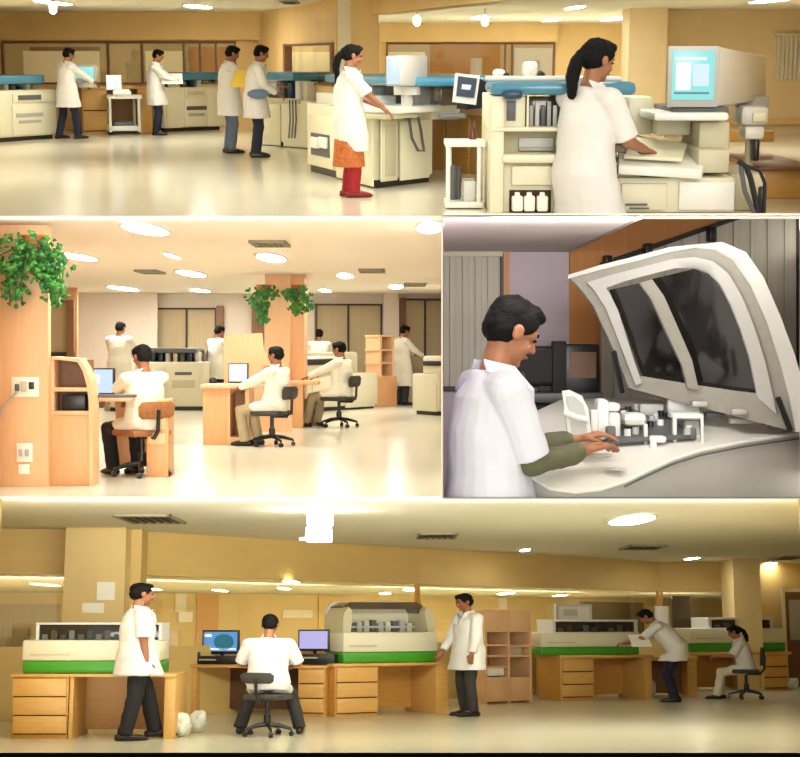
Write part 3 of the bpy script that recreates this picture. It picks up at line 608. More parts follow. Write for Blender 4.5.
# white cart with bottles
f = Face.depth(r, 445, r.fl(460, 209).y, 0, 200)
T = Thing(r, 'trolley', 'open white cart holding dark cylinders beside the big analyser', 'trolley', org=f.pt(.2, 0, -.4))
b = B(); slab(b, f, 445, 141, 486, 147, -.5, .02, .01); T.add('top_shelf', b, 'white_plastic')
b = B(); slab(b, f, 445, 202, 483, 208, -.5, .02, .01); T.add('bottom_shelf', b, 'white_plastic')
for xx, o in ((446, (-.06, 0)), (477, (-.06, 0)), (449, (-.5, -.44)), (481, (-.5, -.44))): b = B(); slab(b, f, xx, 145, xx+4, 206, *o, .005); T.add('leg', b, 'white_plastic')
for xx in (449, 479): b = B(); p = f.pt(f.hit(xx, 206)[0], .035, -.08); cyl(b, p-V((.025, 0, 0)), p+V((.025, 0, 0)), .035); T.add('caster', b, 'black_plastic')
zb = f.hit(460, 203)[1]
for i, xx in enumerate((454, 459.5)):
    u, zt_ = f.hit(xx, 166+2*i); b = B(); p = f.pt(u, zb, -.25-.06*i); cyl(b, p, V((p.x, p.y, zt_-.02)), .028); cyl(b, V((p.x, p.y, zt_-.02)), V((p.x, p.y, zt_)), .02); single(r, 'steel_cylinder', b, 'grey_dark', ('left', 'right')[i]+' one of two dark cylinders in the white cart', 'cylinder', 'dark cylinders in the cart', org=p)
b = B(); slab(b, f, 464, 182, 476, 202, -.5, -.12, .01); single(r, 'storage_box', b, 'grey_light', 'pale box on the lower shelf of the white cart', 'box', org=f.pt(.2, zb, -.3))
u, zt_ = f.hit(474, 142); p = f.pt(u, zt_, -.3); T = Thing(r, 'bottle', 'brown glass bottle standing on top of the white cart', 'bottle', org=p)
b = B(); loft(b, [(p+V((0, 0, z)), V((q, 0, 0)), V((0, q, 0))) for z, q in ((0, .04), (.12, .04), (.15, .02), (.19, .016))], 12); T.add('glass_body', b, 'brown_bottle'); b = B(); cyl(b, p+V((0, 0, .19)), p+V((0, 0, .22)), .019); T.add('cap', b, 'black_plastic')
# big near analyser
f = Face.depth(r, 560, 15.4, 0, 200)
u0 = f.hit(490, 200)[0]; T = Thing(r, 'laboratory_analyser', 'huge cream analyser with long blue lid left of the ponytailed technician', 'laboratory machine', org=f.pt(u0+.6, 0, -1))
def nb_(name, q, o0, o1, m, bev=.015, **k): b = B(); slab(b, f, *q, o0, o1, bev, **k); return T.add(name, b, m)
nb_('side_column', (490, 96, 504, 214), -1.6, 0, 'cream_plastic', z0=0)
nb_('lower_body', (504, 163, 642, 214), -1.6, -.12, 'cream_plastic', z0=0)
nb_('ledge', (502, 154, 556, 163), -1.6, .05, 'cream_plastic', .03)
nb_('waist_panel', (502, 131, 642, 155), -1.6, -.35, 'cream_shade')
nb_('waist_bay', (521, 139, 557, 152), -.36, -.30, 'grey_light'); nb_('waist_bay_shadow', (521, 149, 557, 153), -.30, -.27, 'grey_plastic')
nb_('rail', (490, 127, 560, 131.5), -1.6, .03, 'cream_plastic')
nb_('panel', (502, 96, 526, 128), -1.6, -.06, 'cream_plastic'); nb_('slot_window', (507, 101, 516, 121), -.07, -.04, 'grey_dark', .004)
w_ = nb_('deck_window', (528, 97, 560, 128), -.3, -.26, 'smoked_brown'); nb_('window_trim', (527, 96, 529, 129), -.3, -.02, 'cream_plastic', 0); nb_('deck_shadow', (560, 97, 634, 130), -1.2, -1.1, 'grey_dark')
for i in range(5): nb_('reagent_module', (531+i*6, 106-(i % 2)*4, 535+i*6, 127), -.26, -.2, ('grey_plastic', 'grey_light', 'grey_dark')[i % 3], .004)
nb_('lid', (490, 82, 636, 95), -.9, .05, 'blue_lid', .05); nb_('lid_back', (490, 77, 630, 82), -.9, -.5, 'grey_light', .02); nb_('lid_handle', (502, 90, 522, 99), .0, .12, 'blue_dark', .04)
nb_('cover', (512, 166, 560, 186), -.12, -.05, 'cream_plastic', .02); nb_('bottle_bay', (510, 191, 552, 213), -.115, -.10, 'slit_dark', 0)
for i, xx in enumerate((512, 524, 537)):
    b = B(); slab(b, f, xx, 196, xx+11, 213, -.09, .02, .02, z0=.02); slab(b, f, xx+3, 192.5, xx+8, 196.5, -.07, 0, .01)
    single(r, 'reagent_bottle', b, 'paper', ('left', 'middle', 'right')[i]+' white reagent bottle in the bay under the huge analyser', 'bottle', 'white reagent bottles', org=f.pt(f.hit(xx+5, 210)[0], .02, -.03))
for xx, ww, hh, mm in ((494, 12, 9, 'grey_light'), (502, 8, 6, 'black_plastic'), (524, 14, 17, 'grey_light'), (538, 8, 7, 'black_plastic')):
    b = B(); ff = Face.depth(r, xx, 17, 0, 80); p = ff.pt(ff.hit(xx, 78)[0], ff.hit(xx, 78)[1]); slab(b, ff, xx, 78-hh, xx+ww, 78, -.4, 0, .05); T.add('instrument_head', b, mm)
# right analyser with keyboard deck under the big monitor
f = Face.depth(r, 700, 15.35, 0, 200); T = Thing(r, 'laboratory_analyser', 'cream analyser with wide keyboard deck under the large tube monitor', 'laboratory machine', org=f.pt(0, 0, -1))
nb_('lower_body', (618, 178, 738, 214), -1.8, -.1, 'cream_plastic', .03, z0=0)
nb_('door_panel', (622, 184, 668, 214), -.1, -.06, 'cream_plastic', z0=.03); nb_('door_panel', (680, 182, 736, 214), -.1, -.06, 'white_plastic', z0=.03); nb_('door_slot', (626, 204, 648, 206), -.06, -.04, 'grey_dark', 0); nb_('door_slot', (630, 208, 650, 209.5), -.06, -.04, 'grey_dark', 0)
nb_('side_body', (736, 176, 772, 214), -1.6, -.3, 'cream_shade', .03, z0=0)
b = B(); fd = f; P = [f.pt(*f.hit(x, y), o) for x, y, o in ((617, 164, .1), (700, 169, .1), (728, 156, -.9), (640, 138, -1.5))]; hexa(b, [p-V((0, 0, .1)) for p in P]+P, .02); T.add('keyboard_deck', b, 'white_plastic')
b = B(); P = [f.pt(*f.hit(x, y), o) for x, y, o in ((624, 160, .0), (682, 163, 0), (700, 152, -.7), (648, 146, -.9))]; hexa(b, [p+V((0, 0, .01)) for p in P]+[p+V((0, 0, .05)) for p in P], .01); T.add('keyboard', b, 'cream_plastic')
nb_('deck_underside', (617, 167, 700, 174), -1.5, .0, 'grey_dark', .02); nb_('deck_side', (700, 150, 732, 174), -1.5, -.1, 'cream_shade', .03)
nb_('neck', (672, 120, 708, 140), -1.4, -.9, 'cream_plastic', .02); nb_('monitor_shelf', (657, 113, 734, 122), -1.8, -.2, 'white_plastic', .04)
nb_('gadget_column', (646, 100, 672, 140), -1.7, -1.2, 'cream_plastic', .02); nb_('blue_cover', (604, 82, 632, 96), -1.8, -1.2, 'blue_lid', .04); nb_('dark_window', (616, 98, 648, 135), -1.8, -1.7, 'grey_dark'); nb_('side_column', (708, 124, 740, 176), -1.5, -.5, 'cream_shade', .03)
nb_('deck_part', (630, 100, 646, 128), -1.7, -1.5, 'grey_plastic'); nb_('deck_part', (622, 104, 628, 130), -1.65, -1.5, 'grey_light')
for mm, rr, pts in (('black_plastic', .03, ((735, 160), (744, 166), (748, 178), (753, 200), (756, 216))), ('grey_dark', .025, ((738, 165), (742, 190), (752, 218))), ('black_plastic', .02, ((741, 164), (757, 170), (762, 182), (761, 215)))):
    b = B(); tube(b, [f.pt(*f.hit(x, min(y, 213)), .12) for x, y in pts], rr); T.add('hose', b, mm)
nb_('hose_sleeve', (757, 186, 764, 214), .0, .12, 'black_plastic', .02, z0=.01)
f = Face.depth(r, 755, 16.5, 0, 130); T = Thing(r, 'sampling_probe_arm', 'white probe arm with gauges right of the large tube monitor', 'instrument', org=f.pt(0, 0, -.2))
nb_('housing', (741, 106, 770, 126), -.5, 0, 'grey_light', .06); nb_('back_plate', (750, 98, 782, 122), -.8, -.6, 'grey_plastic', .02); nb_('neck', (746, 126, 766, 140), -.4, -.05, 'white_plastic', .04); nb_('tip', (756, 140, 762, 162), -.25, -.1, 'black_plastic', .02); nb_('gauge', (752, 112, 766, 122), 0, .04, 'cream_plastic', .02)
nb_('post', (752, 126, 759, 214), -.4, -.3, 'cream_shade', .01, z0=0)
f = Face.depth(r, 790, 17, 0, 180); T = Thing(r, 'wooden_counter', 'yellow wooden counter with brown edge at the right end', 'counter', org=f.pt(0, 0, -.5))
nb_('carcass', (762, 168, 816, 205), -2, 0, 'wood_honey_light', .01, z0=0); nb_('worktop', (758, 166, 818, 170), -2.2, .1, 'wood_brown', .01); nb_('backboard', (768, 140, 818, 152), -2.2, -2, 'wood_honey_light', .01)

# ---- people of room one
person(r, 'man in white coat and navy trousers working at the far left analyser', r.fl(69, 139), -50, 1.68, headp=18, hL=(-.12, .42, 1.05), hR=(.18, .45, 1.08), trousers='navy', hem=.62, sleeve='long', fL=(-.12, -.12, .08), fR=(.12, .12, .08))
T = person(r, 'man in white coat standing and reading an open sheaf of papers', r.fl(157, 135), -85, 1.66, headp=20, hL=(-.1, .42, 1.12), hR=(.14, .42, 1.12), trousers='navy', sleeve='long')
def paper_at(room, cx, cy, d, w, h, ang, label, m='paper', name='paper_sheet', cat='papers', tilt=25):
    p = room.at(cx, cy, d); b = B(); rr = Matrix.Translation(p) @ Matrix.Rotation(R(ang), 4, 'Z') @ Matrix.Rotation(R(tilt), 4, 'X')
    c = [rr @ V(q) for q in ((-w/2, -h/2, 0), (w/2, -h/2, 0), (w/2, h/2, .0), (-w/2, h/2, .0))]; hexa(b, c+[q+V((0, 0, .012)) for q in c]); return single(room, name, b, m, label, cat, org=p)
dd = r.fl(157, 135).y
paper_at(r, 172, 79, dd-.1, .42, .34, 10, 'open white papers held by the standing reader', tilt=35)
person(r, 'man in white coat and blue jeans facing his colleague', r.fl(230, 153), -70, 1.7, headp=22, hL=(-.12, .38, 1.1), hR=(.12, .42, 1.08), trousers='jeans', sleeve='long', inner='blue_grey_cloth')
person(r, 'man in white coat and navy trousers with folder under his arm', r.fl(256, 157), -80, 1.7, headp=15, lean=4, hL=(-.12, .35, 1.12), hR=(.2, .3, 1.0), trousers='navy', sleeve='long')
dd = r.fl(243, 155).y; paper_at(r, 240, 79, dd-.3, .26, .32, -20, 'yellow sheet held between the two men', 'paper_yellow', tilt=50)
p = r.at(258, 94, r.fl(256, 157).y-.42); b = B(); ell(b, p, (.17, .03, .075)); single(r, 'folder', b, 'folder_blue', 'blue-grey folder under the arm of the navy-trousered man', 'folder', org=p)
person(r, 'woman in white coat and bright red trousers with long black braid', r.fl(349, 197), -78, 1.66, headp=12, hL=(-.1, .34, 1.05), hR=(.12, .36, 1.02), trousers='red_cloth', hair='braid', shoes='shoe_red', hem=.54, scarf='print_cloth', width=.9, flare=.85, fL=(-.07, 0, .08), fR=(.07, .04, .08))
person(r, 'close ponytailed woman in short-sleeved white coat reaching to the keyboard', r.fl(583, 215.2), -55, 2.86, lean=3, headp=14, heady=-6, pelvis=(0, 0, .93), hL=(-.04, .40, 1.1), hR=(.14, .36, 1.07), hair='pony', bw=1.0, cut=.68, hem=.55, skin='skin_warm', voxel=.009, width=1.05, trousers='cream_cloth', flare=1.1)
for o in list(bpy.data.objects):
    if o.get('label', '').startswith('close ponytailed'): o.matrix_world = r.M @ Matrix.Translation(r.fl(583, 215.2)-V((0, 0, .68*2.86/1.7))) @ Matrix.Rotation(R(-55), 4, 'Z') @ Matrix.Diagonal((2.86/1.7, 2.86/1.7, 2.86/1.7, 1))

def fill_strip(room, loc, w, power, pitch=12, yaw=0, h=.06, col=(1, .95, .84), name='fill_strip'):  # added fill light, no fixture of the room; its back faces the camera
    l = bpy.data.lights.new(name, 'AREA'); l.shape = 'RECTANGLE'; l.size = w; l.size_y = h; l.energy = power; l.color = col
    o = bpy.data.objects.new(name, l); COL.objects.link(o); o.matrix_world = room.M @ Matrix.Translation(loc) @ Matrix.Rotation(R(yaw), 4, 'Z') @ Matrix.Rotation(R(90-pitch), 4, 'X'); return o
fill_strip(R1, V((0, n1-.1, ZC-.06)), 9, 45, 8)
for f in (fA, fB, fC):
    L = (f.q-f.p).length; fill_strip(R1, f.pt(L/2, ZC-.45, -.3), L*.9, 60 if f is not fB else 40, 12, math.degrees(math.atan2(f.t.y, f.t.x)))  # added fill behind the glazed walls, unseen from the camera
# =================================================================== ROOM TWO (middle left): peach laboratory with hanging plants
r = R2; n2 = r.fl(300, 496.2).y; ZC2 = r.at(300, 217.2, n2).z
XR = 441.2
shell(r, 'two', n2, 41, ZC2, -14, XR, 'floor_pale', 'ceiling_two', lw='wood_peach', th_c=.012, th_f=.02)
b = B(); A_ = [px(r, XR, n2-.05, 343), px(r, XR+1.6, n2-.05, 343), px(r, XR+1.6, 42, 343), px(r, XR, 42, 343)]; poly_slab(b, A_, -.03, ZC2+.01); struct(r, 'wall_right', b, 'wall_white')
g2a = wallseg(r, 'wall_back_left', px(r, -16, 30), px(r, 77, 30), 0, ZC2, 'wood_peach')
g2b = wallseg(r, 'wall_back_white', px(r, 75, 33), px(r, 157, 33), 0, ZC2, 'wall_white')
g2c = wallseg(r, 'wall_back', px(r, 150, 33.5), px(r, 300, 33.5), 0, ZC2, 'wall_white')
g2d = wallseg(r, 'wall_back_angled', px(r, 300, 33.5), px(r, 443, 34), 0, ZC2, 'wall_white')
def blindwin(name, f, rect, bars, m='blind_tan', frame='frame_dark', side=None):
    T = Thing(r, name, kind='structure', org=f.pt(f.hit(rect[0], rect[3])[0], 1, 0))
    b = B(); slab(b, f, *rect, .005, .04); T.add('blind', b, m)
    b = B(); slab(b, f, rect[0]-.5, rect[1]-1.2, rect[2]+.5, rect[1]+.6, 0, .09)
    for x in bars: slab(b, f, x-.9, rect[1], x+.9, rect[3], 0, .09)
    T.add('window_frame', b, frame)
    if side: b = B(); slab(b, f, *side, 0, .12); T.add('wooden_jamb', b, 'wood_brown')
blindwin('window_5', g2a, (48, 302, 68, 352), (), side=(68, 300, 75, 358))
b = B(); slab(b, g2a, 40, 352, 75, 357, 0, .1); struct(r, 'trim_6', b, 'frame_dark')
blindwin('window_6', g2c, (157, 309, 216, 372), (157.5, 187, 216), side=(217, 306, 224, 385))
blindwin('window_7', g2d, (314, 305, 382, 372), (316, 348, 381))
blindwin('window_8', g2d, (404, 300, 440, 372), (424.5,), side=(397, 298, 405, 372))
b = B(); slab(b, g2c, 252, 300, 264, 400, 0, .1, z0=0); struct(r, 'trim_7', b, 'wood_brown')
g = 'ceiling lights of the peach laboratory'
for x, y, w, h, t in ((145, 228, 38, 13, 'largest ceiling light at the upper left of the peach laboratory'), (78, 256, 26, 8, 'ceiling light just right of the left hanging plant'), (191, 273, 22, 7, 'oblong ceiling light left of the central plants'),
                      (172, 255, 8, 6, 'small round downlight between the two left ceiling lights'), (123, 288, 20, 5, 'ceiling light above the standing white-coated person at the back'), (200, 290, 16, 3.4, 'ceiling light above the left blinds'),
                      (271, 257, 26, 9, 'ceiling light above the central plant column'), (345, 275, 16, 5.5, 'ceiling light right of the central plants'), (396, 286, 14, 4.5, 'ceiling light above the white pillar at right'), (430, 226, 26, 12, 'bright ceiling light at the upper right by the partition'), (325, 290, 12, 3, 'small ceiling light right behind the central plants')):
    lamp(r, x, y, w, h, ZC2, t, g)
for x, y, w, h, t in ((150, 271, 22, 3, 'left air vent in the peach ceiling'), (270, 242.5, 36, 5, 'large air vent above the central plants'), (372, 270, 26, 3, 'air vent between the two right ceiling lights'), (415, 284, 22, 2.5, 'thin air vent near the right partition')):
    vent(r, x, y, w, h, ZC2, t, None, 'vent_metal', 'vent_metal')
# near left wooden partition
p = r.fl(48, 487); dN = p.y
f = Face.depth(r, 48, dN, 0, 343); b = B(); slab(b, f, -12, 217, 48, 487, -.12, 0, z0=0, z1=ZC2-.002); struct(r, 'wall_panel', b, 'wood_peach_light')
def plate(x0, y0, x1, y1, label, holes):
    T = Thing(r, 'wall_socket', label, 'socket', org=f.pt(f.hit(x0, y1)[0], f.hit(x0, y1)[1], 0)); b = B(); slab(b, f, x0, y0, x1, y1, 0.002, .025, .006); T.add('plate', b, 'plate_white')
    for h in holes: b = B(); slab(b, f, *h[:4], .025, .05, .003); T.add('plug' if len(h) > 4 else 'switch', b, h[4] if len(h) > 4 else 'cream_shade')
plate(12, 377, 39, 397, 'upper wide socket plate with dark plugs on the wooden panel', ((16, 384, 20, 391, 'grey_dark'), (30, 382, 35, 389, 'black_plastic'), (22, 381, 27, 392)))
plate(17, 443, 33, 462, 'lower socket plate with two dark switches on the wooden panel', ((20, 449, 23, 456, 'grey_plastic'), (26, 449, 30, 456, 'grey_plastic')))
plate(19, 464, 30, 474, 'small white blank plate beneath the lower socket', ())
b = B(); tube(b, [f.pt(*f.hit(x, y), .05) for x, y in ((18, 392), (10, 400), (2, 410), (4, 416), (-6, 420))], .01); single(r, 'power_cable', b, 'grey_plastic', 'grey cable hanging from the upper socket plate', 'cable', org=f.pt(0, .8, 0))
# trailing plants
def plant(room, f, cx, top, w, h, label, n, seed, back=0, lobes=None, fr=.25):
    rnd = random.Random(seed); s = abs(f.hit(cx+10, top)[0]-f.hit(cx, top)[0])/10; u0, z0 = f.hit(cx, top); org = f.pt(u0, z0, .0)
    T = Thing(room, 'hanging_plant', label, 'plant', org=org)
    lobes = lobes or [(0, 0, w*.5, h*.5)]
    for mname, cnt in (('leaf', int(n*.6)), ('leaf_dark', int(n*.4))):
        b = B()
        for i in range(cnt):
            lx, ly, lw, lh = lobes[i % len(lobes)]
            a = rnd.uniform(0, 6.283); q = math.sqrt(rnd.random()); x = cx+lx+math.cos(a)*q*lw; y = top+h*.5+ly+math.sin(a)*q*lh
            u, z = f.hit(x, y); c = f.pt(u, z, rnd.uniform(.03, fr+.1)+back)
            L = s*rnd.uniform(4.5, 8)*(w/70)**.5; wd = L*.38
            rot = Matrix.Rotation(rnd.uniform(0, 6.28), 4, 'Y') @ Matrix.Rotation(rnd.uniform(-.9, .9), 4, 'X') @ Matrix.Rotation(rnd.uniform(-.6, .6), 4, 'Z')
            P = [(0, 0, 0), (wd, .02, L*.35), (wd*.5, 0, L*.8), (0, -.01, L), (-wd*.5, 0, L*.8), (-wd, .02, L*.35), (0, -.03, L*.45)]
            vs = [b.verts.new(c+rot @ V(q2)) for q2 in P]
            for j in range(6): b.faces.new((vs[6], vs[j], vs[(j+1) % 6]))
        T.add('foliage', b, mname, ang=180)
    b = B()
    for lx, ly, lw, lh in lobes:
        for k2 in range(3):
            x = cx+lx+(k2-1)*lw*.5; tube(b, [f.pt(*f.hit(cx+lx*.5, top+h*.15), back+.06), f.pt(*f.hit(x, top+h*.5+ly), back+fr*.6), f.pt(*f.hit(x*.98+.02*cx, top+h*.5+ly+lh*.8), back+fr*.5)], .008, 5)
    T.add('stems', b, 'leaf_dark')
    u, z = f.hit(cx, top+h*.12); b = B(); q = f.pt(u, z, back+.05); loft(b, [(q+V((0, 0, -.08)), V((.09, 0, 0)), V((0, .05, 0))), (q+V((0, 0, .06)), V((.13, 0, 0)), V((0, .07, 0)))], 16); T.add('flower_pot', b, 'terracotta')
    return T
plant(r, f, 36, 233, 76, 74, 'big trailing green plant on the near wooden panel', 420, 3, lobes=[(-22, -12, 24, 22), (6, -18, 22, 16), (24, -2, 14, 20), (-16, 16, 12, 20), (24, 22, 10, 12), (12, 0, 14, 16)], fr=.3)
# book shelf / pigeonhole unit
f2 = Face.depth(r, 50, r.fl(70, 486).y, 0, 343); zz = f2.hit(70, 358)[1]
T = Thing(r, 'shelf_unit', 'tall wooden shelf unit with curved side beside the near panel', 'shelf', org=f2.pt(.2, 0, -.25))
b = B(); slab(b, f2, 50, 415, 90, 486, -.28, 0, .006, z0=0); T.add('cupboard', b, 'wood_peach')
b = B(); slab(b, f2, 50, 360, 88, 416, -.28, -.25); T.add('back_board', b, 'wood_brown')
b = B(); slab(b, f2, 50, 359, 54, 416, -.28, 0, .004); T.add('side_panel', b, 'wood_peach_light')
b = B(); face_poly(b, f2, [(86, 368), (90, 378), (92.5, 392), (93, 410), (93, 486), (89.5, 487), (89, 400), (87, 385), (83, 371), (78, 362), (52, 359), (52, 356.5), (80, 358.5)], -.28, .02); T.add('curved_side', b, 'wood_peach_light')
for y in (387.5, 411): b = B(); slab(b, f2, 52, y, 89, y+4, -.27, .01, .004); T.add('shelf', b, 'wood_peach_light')
b = B(); slab(b, f2, 60, 395, 84, 410, -.22, -.06, .01); single(r, 'cable_box', b, 'black_plastic', 'dark device on the middle shelf of the tall unit', 'device', org=f2.pt(.2, f2.hit(60, 411)[1], -.4))
# left desk with monitor
f3 = Face.depth(r, 100, 14.6, 0, 343); T = Thing(r, 'desk', 'peach wooden desk under the monitor of the nearest seated man', 'desk', org=f3.pt(.2, 0, -.6))
zt = f3.hit(110, 399)[1]
b = B(); slab(b, f3, 92, 398, 128, 402, -1.2, -.1, .01); T.add('desktop', b, 'wood_peach_light')
b = B(); slab(b, f3, 138, 402, 160, 461, -.9, -.5, .006, z0=0); dr = T.add('drawer_unit', b, 'wood_peach')
for y in (406, 420, 436): b = B(); slab(b, f3, 140, y, 158, y+12, -.5, -.47, .005); T.add('drawer', b, 'wood_peach_light', dr)
b = B(); slab(b, f3, 93, 402, 138, 455, -1.2, -1.15, z0=.05); T.add('back_panel', b, 'wood_peach')
lcd(r, Face.depth(r, 100, 15.2, -12, 343), 85, 368, 114, 395, zt, 'dark-framed monitor on the desk beside the tall shelf unit', 'screen_pale', [('r', 90, 374, 100, 384, 'screen_white')])
b = B(); q = r.at(113, 397.5, 14.5); box(b, q+V((-.22, -.1, 0)), q+V((.22, .08, .03)), .01); single(r, 'keyboard', b, 'grey_dark', 'dark keyboard in front of the nearest seated man', 'keyboard', org=q)
# seated persons and chairs
def seat(room, cx, cy, yaw, s, lab_c, lab_p, fabric='chair_grey', trousers='black_cloth', coat='coat_cream', headp=15, armz=.78, lean=8, hair='short', skin='skin', foot=.35, reach=.42, backh=.84, shift=0, sleeve='long', group=None):
    o = room.fl(cx, cy); office_chair(room, o, yaw, lab_c, s, fabric, backh=backh)
    fw = V((-math.sin(R(yaw)), math.cos(R(yaw)), 0)); return person(room, lab_p, o+fw*(-.03*s+shift), yaw, 1.7*s, pelvis=(0, -.02, .60), lean=lean, headp=headp, seated=True,
        hL=(-.14, reach, armz), hR=(.14, reach, armz), fL=(-.12, foot, .08), fR=(.12, foot-.06, .08), trousers=trousers, coat=coat, hair=hair, skin=skin, sleeve=sleeve)
seat(r, 142, 476, 42, .95, 'office chair with patterned orange back under the nearest seated man', 'nearest seated man in white coat and black trousers at the left monitor', 'chair_orange', 'black_cloth', headp=12, reach=.5, backh=.80, lean=0)
# back left machine and standing person
f4 = Face.depth(r, 135, 30, 0, 343); T = analyser(r, f4, 'long pale analyser with grey top behind the nearest seated man', (135, 362, 204, 405), None, deck=(140, 350, 200, 364), panels=((150, 366, 165, 402), (168, 366, 200, 402)), louvres=((175, 372, 192, 375), (172, 380, 195, 388, 'cream_shade')), back=1.4)
b = B(); slab(b, f4, 133, 348, 196, 353, -1.2, -.1, .03); T.add('lid', b, 'grey_dark')
f4 = Face.depth(r, 120, 30, 0, 343); T = Thing(r, 'laboratory_bench', 'low pale bench behind the back standing technician at left', 'bench', org=f4.pt(0, 0, -.4)); b = B(); slab(b, f4, 104, 380, 136, 405, -.8, 0, .02, z0=0); T.add('cabinet', b, 'cream_shade'); b = B(); slab(b, f4, 102, 377, 138, 381, -.85, .05, .01); T.add('worktop', b, 'cream_plastic')
person(r, 'technician in long white coat standing with back turned before the white wall', r.fl(119, 411), -10, 1.72, headp=20, hL=(-.14, .4, 1.1), hR=(.14, .4, 1.1), trousers='cream_cloth', sleeve='long', coat='coat_cream', hem=.4)
person(r, 'technician in white coat standing at the left end of the curved wooden partition', r.fl(217, 408), -40, 1.66, headp=18, hL=(-.14, .35, 1.1), hR=(.14, .35, 1.1), trousers='black_cloth', sleeve='long', coat='coat_cream')
# central wooden desk with curved partition
f5 = Face.depth(r, 203, r.fl(203, 445).y, 0, 343); T = Thing(r, 'desk', 'central wooden desk with open side and curved high partition', 'desk', org=f5.pt(.4, 0, -.4))
b = B(); slab(b, f5, 203, 388, 227, 445, -.7, 0, .006, z0=0); T.add('cabinet', b, 'wood_peach')
b = B(); slab(b, f5, 227, 388, 230, 446, -.7, 0, .004, z0=0); T.add('side_panel', b, 'wood_peach_light'); b = B(); slab(b, f5, 245, 388, 249, 442, -.7, 0, .004, z0=0); T.add('side_panel', b, 'wood_peach_light')
b = B(); slab(b, f5, 230, 388, 246, 440, -.7, -.65, z0=0); T.add('back_board', b, 'wood_peach'); b = B(); slab(b, f5, 229, 437, 247, 443, -.6, 0, z0=.02); T.add('shelf', b, 'wood_peach_light')
b = B(); slab(b, f5, 201, 384.5, 254, 388.5, -.8, .06, .01); T.add('desktop', b, 'wood_peach_light')
f6 = Face.depth(r, 240, r.fl(240, 443).y+1.0, 0, 343); b = B(); face_poly(b, f6, [(224, 335), (262, 333), (264, 350), (272, 362), (290, 372), (292, 432), (224, 432)], -.06, 0); T.add('high_partition', b, 'wood_peach_light')
b = B(); slab(b, f6, 262, 362, 289, 366, -.1, .06, 0); T.add('partition_cap', b, 'wood_peach_light')
zt = f5.hit(235, 384.5)[1]
lcd(r, Face.depth(r, 238, r.fl(238, 443).y+.3, -8, 343), 228, 363, 248, 383, zt, 'dark monitor with white screen on the central desk', 'screen_white')
b = B(); q = r.at(213, 384.5, r.fl(213, 443).y+.2); loft(b, [(q, V((.05, 0, 0)), V((0, .05, 0))), (q+V((0, 0, .06)), V((.055, 0, 0)), V((0, .05, 0))), (q+V((0, 0, .1)), V((.025, 0, 0)), V((0, .03, 0)))], 14); single(r, 'desk_phone', b, 'black_plastic', 'small black device on the left end of the central desk', 'phone', org=q)
# wooden column with two plants
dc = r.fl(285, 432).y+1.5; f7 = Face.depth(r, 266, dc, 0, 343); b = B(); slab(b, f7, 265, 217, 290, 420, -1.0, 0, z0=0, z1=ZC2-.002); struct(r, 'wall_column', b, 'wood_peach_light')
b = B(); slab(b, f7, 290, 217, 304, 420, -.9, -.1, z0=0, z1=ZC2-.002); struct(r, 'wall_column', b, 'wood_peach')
f8 = Face.depth(r, 266, dc-.15, 0, 343)
plant(r, f8, 264, 284, 32, 38, 'left one of two small plants trailing from the central column', 220, 5, lobes=[(-6, -6, 12, 9), (-2, 4, 8, 10), (6, -10, 9, 6), (0, 14, 5, 8)], fr=.3)
plant(r, f8, 299, 284, 32, 38, 'right one of two small plants trailing from the central column', 220, 6, lobes=[(2, -8, 13, 8), (8, 2, 8, 8), (-8, -8, 8, 6), (-2, 6, 6, 6)], fr=.3)
seat(r, 272, 446, 66, .93, 'dark office chair under the seated man at the central desk', 'seated man in white coat working at the central desk', 'chair_grey', 'khaki', headp=10, reach=.5, lean=-4)
# side desk for third seated man
f9 = Face.depth(r, 290, r.fl(295, 428).y, 0, 343); T = Thing(r, 'desk', 'peach wooden desk between the column and the third seated man', 'desk', org=f9.pt(.2, 0, -.3))
b = B(); slab(b, f9, 288, 384, 303, 428, -.6, 0, .006, z0=0); T.add('side_panel', b, 'wood_peach'); b = B(); slab(b, f9, 286, 381, 318, 385, -.6, .03, .006); T.add('desktop', b, 'wood_peach_light'); b = B(); slab(b, f9, 303, 400, 316, 424, -.6, -.55, 0, z0=0); T.add('back_panel', b, 'wood_brown')
seat(r, 339, 427, 66, .98, 'dark office chair under the khaki-trousered man right of the column', 'khaki-trousered man in white coat seated right of the column', 'chair_grey', 'khaki', headp=12, lean=0, reach=.55, foot=.5)
# second machine
f10 = Face.floor(r, (312, 412), (378, 408)); T = analyser(r, f10, 'pale analyser with black slot behind the khaki-trousered man', (300, 374, 378, 410), None, panels=((312, 380, 340, 407), (345, 380, 374, 407)), back=1.3)
b = B(); slab(b, f10, 286, 357, 352, 374, -1.2, -.1, .05); T.add('upper_housing', b, 'cream_plastic'); b = B(); slab(b, f10, 352, 352, 366, 376, -1.2, -.2, .05); T.add('upper_housing', b, 'cream_shade'); b = B(); slab(b, f10, 308, 359, 342, 365, -.1, -.06, .01); T.add('slot', b, 'black_plastic')
person(r, 'technician in white coat standing behind the pale analyser with black slot', r.fl(319, 405), 0, 1.6, headp=15, hL=(-.14, .35, 1.1), hR=(.14, .35, 1.1), trousers='black_cloth', sleeve='long', coat='coat_cream')
f11 = Face.floor(r, (377, 407), (397, 406)); T = Thing(r, 'shelf_unit', 'small wooden pigeonhole shelf left of the far right technician', 'shelf', org=f11.pt(.2, 0, -.2))
b = B(); slab(b, f11, 377, 376, 397, 407, -.6, 0, .01, z0=0); T.add('cupboard', b, 'wood_peach'); b = B(); slab(b, f11, 380, 336, 382, 377, -.4, 0); slab(b, f11, 392, 336, 394, 377, -.4, 0); T.add('side_panel', b, 'wood_peach_light')
